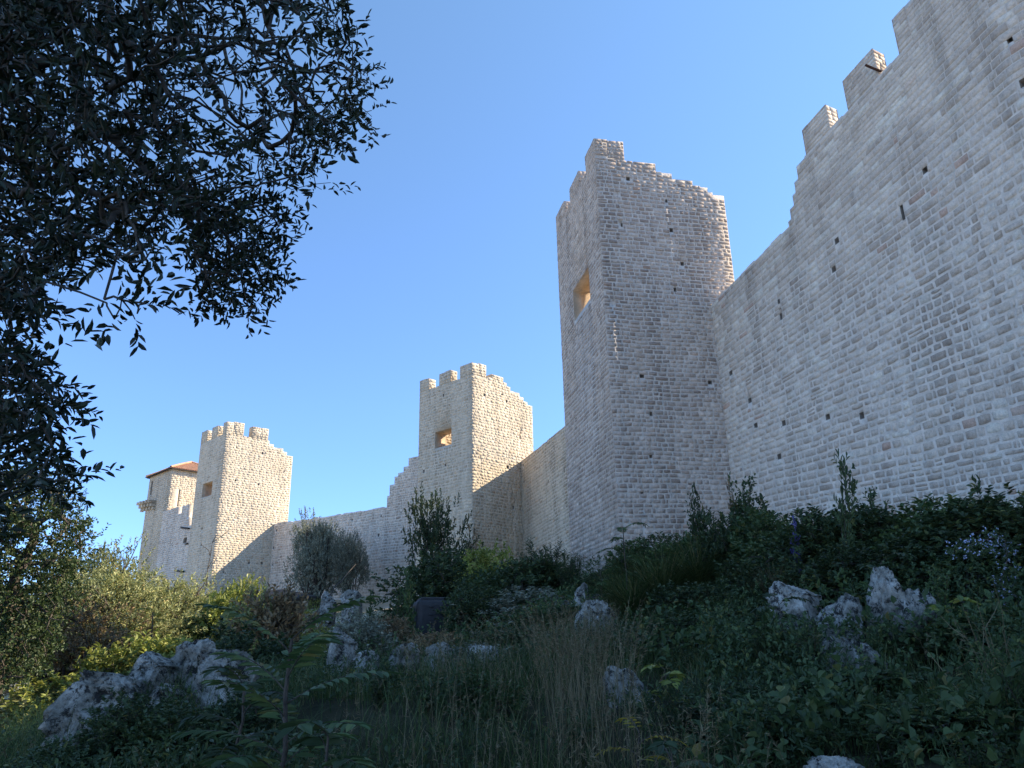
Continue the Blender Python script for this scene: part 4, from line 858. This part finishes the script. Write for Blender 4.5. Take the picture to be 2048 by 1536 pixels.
# dry forked stems at right
r_ = np.random.default_rng(3); p, h = spot(1985, 1175, 6.8); paths = []
for i in range(9):
    e = (r_.normal() * .3 - .12, r_.normal() * .2, h * r_.uniform(.6, 1.05)); c = curve(r_, (r_.normal() * .03, 0, -.05), e, 7, .04); paths.append((c, np.linspace(.006, .002, 7)))
    for k in (3, 4, 5): paths.append((curve(r_, c[k], c[k] + r_.normal(size=3) * .08 + np.array([0, 0, .16]), 3, .05), np.linspace(.003, .0012, 3)))
V, Q = tubes(paths, 4); o = link('dry_stems', np_mesh('dry_stems', V, Q, mats=[L_DRY]), None, p); tag(o, 'bare dry forked stems at the right edge in front of the rocks', 'dead plant')
# bare thin tree by the left tower, leaning dead branch by the long wall
p, h = spot(418, 1085, 50); paths = [(curve(r_, (0, 0, -.1), (.2, 0, h), 8, .02), np.linspace(.06, .015, 8))]
for k in range(16):
    b = paths[0][0][2 + k % 6]; paths.append((curve(r_, b, b + np.array([r_.uniform(-1.1, 1.1), r_.uniform(-.5, .5), r_.uniform(.1, .9)]), 4, .1), np.linspace(.025, .008, 4)))
V, Q = tubes(paths, 4); root = empty('bare_tree', p); tag(root, 'thin leafless tree in front of the left tower', 'tree'); link('trunk', np_mesh('trunk', V, Q, mats=[BARK]), root)
a_, b_ = at(612, 1212, 36), at(712, 1128, 38); V, Q = tubes([(curve(r_, (0, 0, -.8), tuple(b_ - a_), 8, .02), np.linspace(.05, .02, 8))], 5)
o = link('dead_branch', np_mesh('dead_branch', V, Q, mats=[BARK]), None, a_); tag(o, 'long dead branch leaning up across the long low wall', 'branch')
a_, b_ = at(1010, 1165, 24), at(1062, 1125, 24); V, Q = tubes([(curve(r_, (0, 0, -.2), tuple(b_ - a_), 5, .03), np.linspace(.05, .03, 5))], 5)
o = link('dead_branch', np_mesh('dead_branch', V, Q, mats=[BARK]), None, a_); tag(o, 'short leaning dead branch beside the yellow green bush', 'branch')
for i, (px, py, D, w, k, m, l) in enumerate([(1440, 1160, 12.2, .9, 'tussock', L_GRASS, 'grass tussock above the ivy covered bush'), (1540, 1105, 13.4, .8, 'tussock', L_DRY, 'dry pale tussock below the inner wall corner'), (1690, 1095, 13.0, .8, 'tussock', L_GRASS, 'tussock behind the brightest white rock'), (1340, 1200, 12.5, .8, 'tussock', L_GRASS, 'tussock above the big low boulder'), (1850, 1330, 7.6, .7, 'tussock', L_GRASS, 'tussock low on the right bank below the steep rock face'), (1500, 1330, 8.0, .6, 'tussock', L_DRY, 'dry tussock left of the rock hidden by leaves')]):
    plant(k, 0, px, py, D, w, m, 'grass_tussock', l, 'grass', group='tussocks on the bank')
# flowering stems at the right edge
r_ = np.random.default_rng(31)
for (pts, lab, D) in (([(1990, 1075), (1950, 1085), (1905, 1105)], 'trailing stem of pale blue flowers, upper one at the right edge', 10.6), ([(2010, 1080), (2015, 1120), (2000, 1165), (2015, 1200)], 'hanging stem of pale blue flowers, lower one at the right edge', 10.3)):
    P3 = np.array([at(x, y, D) for x, y in pts]); path = np.array([P3[0] + (P3[-1] - P3[0]) * 0]); t = np.linspace(0, len(P3) - 1, 14); C = np.array([P3[min(int(x), len(P3) - 2)] * (1 - (x - min(int(x), len(P3) - 2))) + P3[min(int(x), len(P3) - 2) + 1] * (x - min(int(x), len(P3) - 2)) for x in t])
    o3 = C[0].copy(); C = C - o3; n = 80; idx = r_.integers(0, 14, n); B = C[idx] + r_.normal(size=(n, 3)) * .07
    fl = []
    for k in range(4): fl.append(leaves(B, r_.normal(size=(n, 3)) * .6 + np.array([0, -.5, .2]), r_.normal(size=(n, 3)), np.full(n, .020), np.full(n, .012), 0, .1))
    root = empty('flowering_stem', tuple(o3)); tag(root, lab, 'flower'); F = join(*fl); tag(link('flowers', np_mesh('flowers', F[0], F[1], mats=[L_FLOW], smooth=False), root), kind='stuff')
    St = tubes([(C, .006)], 4); link('stem', np_mesh('stem', St[0], St[1], mats=[BARK]), root)
    Lf = twig_leaves(r_, C[r_.integers(0, 14, 60)] + r_.normal(size=(60, 3)) * .06, r_.normal(size=(60, 3)), .1, 6, .04, .02); link('foliage', np_mesh('foliage', Lf[0], Lf[1], mats=[L_DARK], smooth=False), root)

# ------------------------------------------------------------------ things by the walls
def boxm(bm, c, s, rz=0, bev=0.0, tilt=0):
    M = Matrix.Translation(c) @ Matrix.Rotation(rz, 4, 'Z') @ Matrix.Rotation(tilt, 4, 'X') @ Matrix.Diagonal((*s, 1)); r = bmesh.ops.create_cube(bm, size=1, matrix=M)
    if bev:
        es = list({e for v in r['verts'] for e in v.link_edges}); bmesh.ops.bevel(bm, geom=es, offset=bev, segments=3, affect='EDGES', profile=.5)
def bmo(name, bm, mat, parent, loc=None):
    me = bpy.data.meshes.new(name); bm.to_mesh(me); bm.free(); me.materials.append(mat); return link(name, me, parent, loc)
# black slotted container
p, h = spot(880, 1196, 19.5); cw = 1.25; root = empty('slotted_container', p); root.rotation_euler[2] = radians(14); tag(root, 'black rounded container with rows of small slots, in the shade below the middle tower', 'container')
bm = bmesh.new(); boxm(bm, (0, 0, h / 2 - .1), (cw, 1.0, h + .1), 0, .14); bmo('body', bm, M_BLACK, root)
bm = bmesh.new(); boxm(bm, (0, 0, h - .04), (cw - .22, .8, .07), 0, .03); bmo('lid', bm, M_BLACK, root)
for k in range(4):
    for j in range(3):
        bm = bmesh.new(); boxm(bm, (-.28 + .26 * j, -.507, h * (.28 + .17 * k)), (.12, .03, .04), 0, .01); bmo('slot', bm, M_BLACK, root)
# grey slabs
for (px, py, D, s, l) in ((1140, 1207, 19, (.9, .5, .12), 'upper grey stone slab left of the large bluish boulder'), (1150, 1222, 18.4, (1.1, .5, .32), 'thicker grey block under the upper slab'), (1185, 1200, 18.8, (.7, .5, .25), 'grey block behind the large bluish boulder')):
    p = at(px, py, D); bm = bmesh.new(); boxm(bm, (0, 0, 0), s, .2, .02); bmesh.ops.subdivide_edges(bm, edges=bm.edges, cuts=2); o = bmo('stone_slab', bm, M_CONC, None, p); o.rotation_euler = (0.03, .05, radians(-12 + px % 7)); tag(o, l, 'slab')
# dark lean-to shed at the foot of the left tower
a_ = at(405, 1196, 50); b_ = at(497, 1189, 49.5); c_ = at(562, 1203, 46); g0 = gz(a_.x, a_.y)
root = empty('lean_to_shed', (b_.x, b_.y, gz(b_.x, b_.y))); tag(root, 'dark flat lean-to shed half hidden by bushes at the foot of the left tower', 'shed'); O_ = root.location.copy()
def slab(name, p, q, dep, th, mat):
    d = Vector((q.x - p.x, q.y - p.y, 0)); n = Vector((-d.y, d.x, 0)).normalized() * dep; z = Vector((0, 0, th)); v = [p, q, q + n + Vector((0, 0, .25)), p + n + Vector((0, 0, .25))]; v = [x - O_ for x in v] + [x + z - O_ for x in v]
    me = bpy.data.meshes.new(name); me.from_pydata(v, [], [(3, 2, 1, 0), (4, 5, 6, 7), (0, 1, 5, 4), (1, 2, 6, 5), (2, 3, 7, 6), (3, 0, 4, 7)]); me.materials.append(mat); return link(name, me, root)
slab('roof', a_, b_, 2.2, .14, M_BLACK); slab('roof', b_ + Vector((.03, 0, .02)), c_, 2.2, .12, M_BLACK)
for q in (a_, (a_ + b_) / 2, b_, (b_ + c_) / 2, c_):
    g = gz(q.x, q.y); V, Q = tubes([([(q.x, q.y + .1, g - .3), (q.x, q.y + .1, (g + q.z) / 2), (q.x, q.y + .1, q.z + .02)], .06)], 6); link('post', np_mesh('post', V - np.array(O_), Q, mats=[M_WOOD]), root)
bm = bmesh.new(); c0 = (a_ + c_) / 2 + Vector((.6, 1.4, -1.0)) - O_; boxm(bm, c0, ((c_ - a_).length, .1, 2.2), atan2(c_.y - a_.y, c_.x - a_.x)); bmo('back_panel', bm, M_BLACK, root)

# ------------------------------------------------------------------ trees
def grow(rng, pts, root_nodes, pen=.0, power=.42, tip=.0016):
    """join the points to the limbs, nearest first; returns parents and tube paths"""
    N0 = len(root_nodes); P = np.concatenate([root_nodes, pts]); d0 = np.min(np.linalg.norm(pts[:, None] - root_nodes[None], axis=2), axis=1); order = np.argsort(d0)
    par = -np.ones(len(P), int); par[1:N0] = np.arange(N0 - 1); have = list(range(N0)); depth = np.zeros(len(P)); 
    for i in range(1, N0): depth[i] = depth[i - 1]
    H = np.zeros(len(P), bool); H[:N0] = True
    for o in order:
        i = N0 + o; idx = np.flatnonzero(H); dd = np.linalg.norm(P[idx] - P[i], axis=1); c = dd + .12 * depth[idx]; j = idx[np.argmin(c)]; par[i] = j; depth[i] = depth[j] + np.linalg.norm(P[j] - P[i]); H[i] = True
    cnt = np.ones(len(P)); seq = list(N0 + order)[::-1]
    for i in seq: cnt[par[i]] += cnt[i]
    for i in range(N0 - 1, 0, -1): cnt[par[i]] += cnt[i]
    return P, par, cnt
def tree_mesh(rng, P, par, cnt, N0, base=.0022, power=.5, k=5):
    paths = []
    for i in range(1, len(P)):
        j = par[i]; r1 = base * cnt[i] ** power; r0 = min(base * cnt[j] ** power, r1 * 1.7); L = np.linalg.norm(P[i] - P[j]); m = (P[i] + P[j]) / 2 + rng.normal(size=3) * L * .07; paths.append((np.array([P[j], m, P[i]]), np.array([r0, (r0 + r1) / 2, r1])))
    return tubes(paths, k)
def inpoly(x, y, poly):
    c = False; n = len(poly)
    for i in range(n):
        x1, y1 = poly[i]; x2, y2 = poly[i - 1]
        if (y1 > y) != (y2 > y) and x < (x2 - x1) * (y - y1) / (y2 - y1) + x1: c = not c
    return c
def fill(rng, poly, n, d0, d1, bias=None):
    xs = [p[0] for p in poly]; ys = [p[1] for p in poly]; R = []
    while len(R) < n:
        x = rng.uniform(min(xs), max(xs)); y = rng.uniform(min(ys), max(ys))
        if inpoly(x, y, poly) and (bias is None or rng.random() < bias(x, y)): R.append(tuple(at(x, y, 1).normalized() * rng.uniform(d0, d1)))
    return np.array(R)
# near evergreen oak hanging into the frame from the left
rt = np.random.default_rng(2024)
A1 = [(-120, -120), (650, -120), (680, 0), (710, 80), (740, 170), (752, 250), (705, 275), (650, 310), (690, 350), (670, 385), (600, 370), (560, 400), (505, 430), (350, 430), (320, 470), (240, 500), (120, 540), (-120, 600)]
A2 = [(370, 380), (470, 400), (585, 405), (555, 470), (565, 545), (520, 590), (505, 625), (440, 610), (395, 590), (385, 520)]
A3 = [(-120, 520), (90, 530), (95, 590), (50, 650), (85, 740), (140, 790), (90, 870), (150, 950), (140, 1000), (60, 985), (-120, 1060)]
A4 = [(200, 590), (290, 580), (300, 620), (270, 650), (225, 640)]
A5 = [(230, 470), (320, 480), (320, 520), (280, 530), (225, 520)]
A6 = [(-500, -500), (600, -500), (600, -120), (-120, -120), (-120, 900), (-500, 900)]
pts = np.concatenate([fill(rt, A1, 1750, 3.0, 5.6, lambda x, y: 1.0 if x < 380 else .55), fill(rt, A2, 210, 3.6, 4.6), fill(rt, A3, 430, 2.8, 4.8), fill(rt, A4, 9, 2.6, 3.0), fill(rt, A5, 12, 2.6, 3.2), fill(rt, A6, 700, 3.0, 6.0)])
rn = np.array([(-4.6, 2.4, -2.3), (-4.5, 2.5, -1.2), (-4.3, 2.7, 0), (-4.0, 2.9, 1.1), (-3.6, 3.1, 2.0), (-3.2, 3.3, 2.8), (-2.7, 3.4, 3.5), (-2.2, 3.5, 4.1)])
P, par, cnt = grow(rt, pts, rn); N0 = len(rn)
root = empty('evergreen_oak', tuple(rn[0])); tag(root, 'dark evergreen tree hanging close overhead into the upper left of the view', 'tree'); o3 = rn[0]
V, Q = tree_mesh(rt, P, par, cnt, N0, .0019, .5); link('branches', np_mesh('branches', V - o3, Q, mats=[BARK]), root)
I = np.arange(N0, len(P)); gd = P[I] - P[par[I]]; gd /= np.linalg.norm(gd, axis=1, keepdims=True) + 1e-9; gd = gd * .8 + rnd_unit(rt, len(I)) * .55; gd[:, 2] -= .1
dist_ = np.linalg.norm(P[I], axis=1)
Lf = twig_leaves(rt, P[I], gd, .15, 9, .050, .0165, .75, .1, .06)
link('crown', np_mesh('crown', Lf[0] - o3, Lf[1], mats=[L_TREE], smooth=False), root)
# tree at the left edge, half sunlit
rt = np.random.default_rng(55)
tb = spot(-10, 1300, 24)[0]; B1 = [(-150, 930), (60, 945), (130, 960), (165, 1010), (185, 1060), (165, 1110), (150, 1170), (140, 1220), (110, 1290), (70, 1350), (-150, 1400)]
pts = fill(rt, B1, 900, 22.4, 26.0); rn = np.array([tuple(tb - Vector((0, 0, .3)))] + [tuple(at(x, y, d)) for x, y, d in ((0, 1330, 24), (12, 1260, 24.2), (25, 1190, 24.4), (50, 1120, 24.5), (70, 1050, 24.6))])
P, par, cnt = grow(rt, pts, rn); N0 = len(rn); root = empty('leafy_tree', tuple(rn[0])); tag(root, 'mid distance tree at the left edge, dark with sunlit yellow green patches', 'tree'); o3 = rn[0]
V, Q = tree_mesh(rt, P, par, cnt, N0, .010, .42); link('trunk', np_mesh('trunk', V - o3, Q, mats=[BARK]), root)
I = np.arange(N0, len(P)); gd = P[I] - P[par[I]]; gd /= np.linalg.norm(gd, axis=1, keepdims=True) + 1e-9; gd = gd * .5 + rnd_unit(rt, len(I)) * .8
B = np.repeat(P[I], 5, axis=0) + rt.normal(size=(len(I) * 5, 3)) * .15; gd = np.repeat(gd, 5, axis=0) + rnd_unit(rt, len(I) * 5) * .8
Lf = twig_leaves(rt, B, gd, .32, 7, .10, .055, .8, .15); link('crown', np_mesh('crown', Lf[0] - o3, Lf[1], mats=[L_MID], smooth=False), root)
